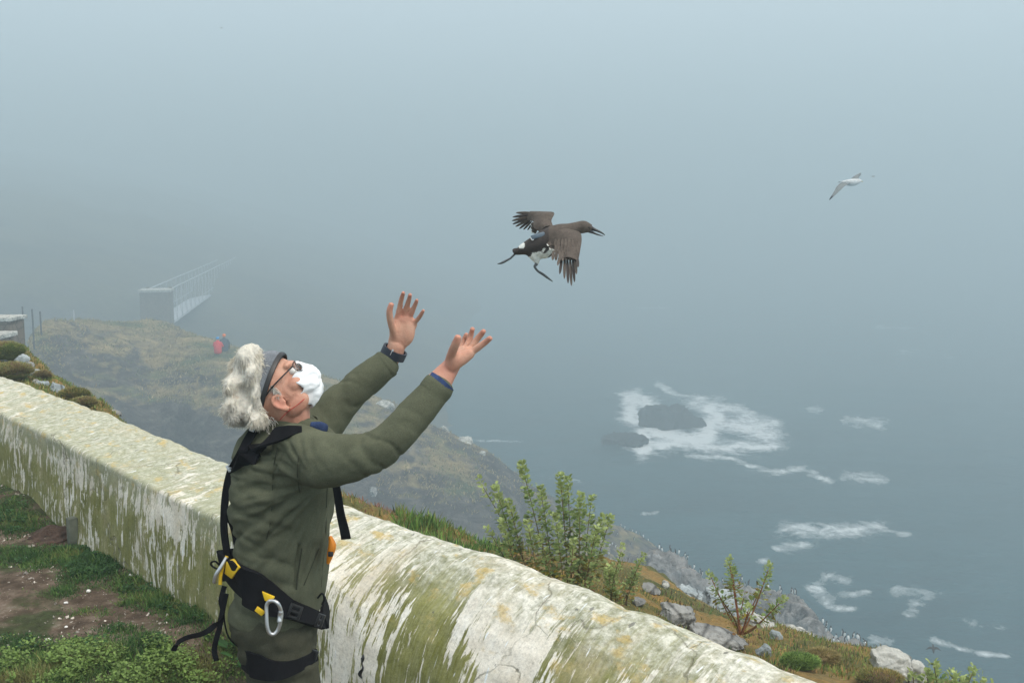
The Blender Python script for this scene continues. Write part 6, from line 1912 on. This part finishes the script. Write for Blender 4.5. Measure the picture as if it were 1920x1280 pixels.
# ---- limewash crack low on the near face: raised strip, its shade painted dark
WT = bvh_of(wall.data)
pts_ = [hit(WT, x_, y_, 0.001) for x_, y_ in ((681, 1226), (682, 1234), (679, 1242), (681, 1252), (677, 1262), (678, 1270))]
obj('crack', vmesh(tube_vf(pts_, [(0.003, 0.002), (0.012, 0.003), (0.004, 0.002), (0.006, 0.003), (0.013, 0.003), (0.003, 0.002)], 8, 4)), M_BLACKPL, wall)
# ---- pale outcrops on the headland skyline
HEAD_T = bvh_of(bpy.data.objects['headland'].data)
for i, (px, py, hw, hh, lab) in enumerate(((812, 790, 13, 12, 'pale crag on the headland skyline just right of the man\'s raised sleeve'), (834, 806, 8, 8, 'small pale rock right of the skyline crag'), (872, 828, 14, 9, 'long pale outcrop midway down the headland skyline'),
                                            (905, 852, 7, 6, 'lowest pale rock on the headland skyline'), (722, 760, 16, 9, 'pale rock on the headland skyline between the two sleeves'), (700, 925, 9, 12, 'white-streaked rock on the dark lower face of the headland'), (194, 790, 20, 9, 'pale grey rock in the hollow of the headland at left'))):
    p = hit(HEAD_T, px, py)
    if p is None: continue
    d = float((p - C0) @ FW); a = hw / FPX * d; b = hh / FPX * d
    tag(obj('rock', rock_mesh(p, (a, a, b * 1.2), 700 + i, 0.4, 0, 4, 9), M_GREY if i in (5, 6) else M_PALE), lab, 'rock')
# ---- tussocks on the headland
rh = np.random.default_rng(55)
hu, hv = HEAD.shape[0], HEAD.shape[1]
n = 90000
iu, iv = rh.integers(0, hu - 1, n), rh.integers(0, hv - 1, n); fu, fv = rh.random(n)[:, None], rh.random(n)[:, None]
p = (HEAD[iu, iv] * (1 - fu) + HEAD[iu + 1, iv] * fu) * (1 - fv) + (HEAD[iu, iv + 1] * (1 - fu) + HEAD[iu + 1, iv + 1] * fu) * fv
nn = HEAD_N[iu, iv]; px_ = 960 + ((p - C0) @ RT) / ((p - C0) @ FW) * FPX
gr = fbm(p * 0.22, 4, 61); k = (gr + 0.25 * rh.normal(size=n) > -0.05) & (nn[:, 2] > 0.74) & (px_ < 1130) & (px_ > -60)
p, gr = p[k], gr[k]
cs = np.array([(0.16, 0.19, 0.09), (0.34, 0.27, 0.14), (0.42, 0.34, 0.19), (0.24, 0.23, 0.11)])
ci = np.clip(fbm(p * 0.15, 3, 63) * 1.0 + 0.5 + rh.normal(size=len(p)) * 0.15, 0, 0.999) * 4
me = blades_mesh(p - (0, 0, 0.05), np.array((0.25, 0, 1.0)) + rh.normal(size=(len(p), 3)) * 0.4, rh.uniform(0.10, 0.36, len(p)), rh.uniform(0.04, 0.11, len(p)), cs[ci.astype(int)] * rh.uniform(0.7, 1.25, len(p))[:, None], 0.9, 57)
tag(obj('heath_grass', me, M_BLADE), kind='stuff')
# ---- two people crouched on the headland
HEAD_T = bvh_of(bpy.data.objects['headland'].data)
M_RED_C = mat_cloth('red_anorak', (0.62, 0.045, 0.05), scale=60, bump=0.1)
M_NAVY_C = mat_cloth('dark_blue_anorak', (0.05, 0.075, 0.11), scale=60, bump=0.1)
M_BLUE_H = mat_cloth('bright_blue_wool', (0.03, 0.30, 0.70), scale=60, bump=0.1)
M_ORANGE_H = mat_cloth('orange_wool', (0.90, 0.20, 0.03), scale=60, bump=0.1)
for (px, py, jm, hm_, lab, hh) in ((409, 665, M_RED_C, M_BLUE_H, 'person in red anorak and blue hat sitting on the headland', 1.40), (421, 660, M_NAVY_C, M_ORANGE_H, 'person in dark anorak and orange hat crouching beside the red one', 1.46)):
    g_ = hit(HEAD_T, px, py) + np.array((0, 0, 0.20))
    e = empty('person', g_); tag(e, lab, 'person', None)
    k = hh / 0.98
    pt_ = lambda x_, y_, z_: g_ + np.array((x_, y_, z_)) * k
    skin = fuse([ell_vf(pt_(0, 0.02, 0.80), np.eye(3), (0.085 * k, 0.10 * k, 0.115 * k)), tube_vf([pt_(0, 0, 0.1), pt_(0, 0.02, 0.45), pt_(0, 0.02, 0.70)], [0.14 * k, 0.13 * k, 0.055 * k], 12),
                 ell_vf(pt_(0, 0.11, 0.79), np.eye(3), (0.018, 0.025, 0.025))] + [tube_vf([pt_(s_ * .17, .0, .58), pt_(s_ * .24, .12, .38), pt_(s_ * .12, .30, .36), pt_(s_ * .08, .38, .37)], [.05 * k, .045 * k, .04 * k, .035 * k], 10) for s_ in (-1, 1)], 0.022, 2)
    obj('body', skin, M_SKIN, e)
    jk = fuse([tube_vf([pt_(0, -0.02, 0.04), pt_(0, -0.03, 0.25), pt_(0, -0.01, 0.48), pt_(0, 0.0, 0.62), pt_(0, 0.01, 0.70)], [(.23 * k, .18 * k), (.23 * k, .19 * k), (.22 * k, .16 * k), (.17 * k, .12 * k), (.08 * k, .08 * k)], 16, ref=RT)] +
              [tube_vf([pt_(s_ * .18, .0, .58), pt_(s_ * .26, .10, .38), pt_(s_ * .14, .28, .36)], [.075 * k, .068 * k, .058 * k], 10) for s_ in (-1, 1)], 0.022, 3)
    obj('anorak', jk, jm, e)
    obj('hat', fuse([ell_vf(pt_(0, 0.01, 0.855), np.eye(3), (0.105 * k, 0.115 * k, 0.085 * k))], 0.02, 2), hm_, e)
    lg_ = fuse([tube_vf([pt_(s_ * .10, 0.05, 0.10), pt_(s_ * .14, .40, .32), pt_(s_ * .12, .48, .02)], [.10 * k, .075 * k, .06 * k], 10) for s_ in (-1, 1)] + [ell_vf(pt_(0, 0.0, 0.10), np.eye(3), (0.20 * k, 0.17 * k, 0.12 * k))], 0.022, 2)
    obj('trousers', lg_, M_TROUSER, e)
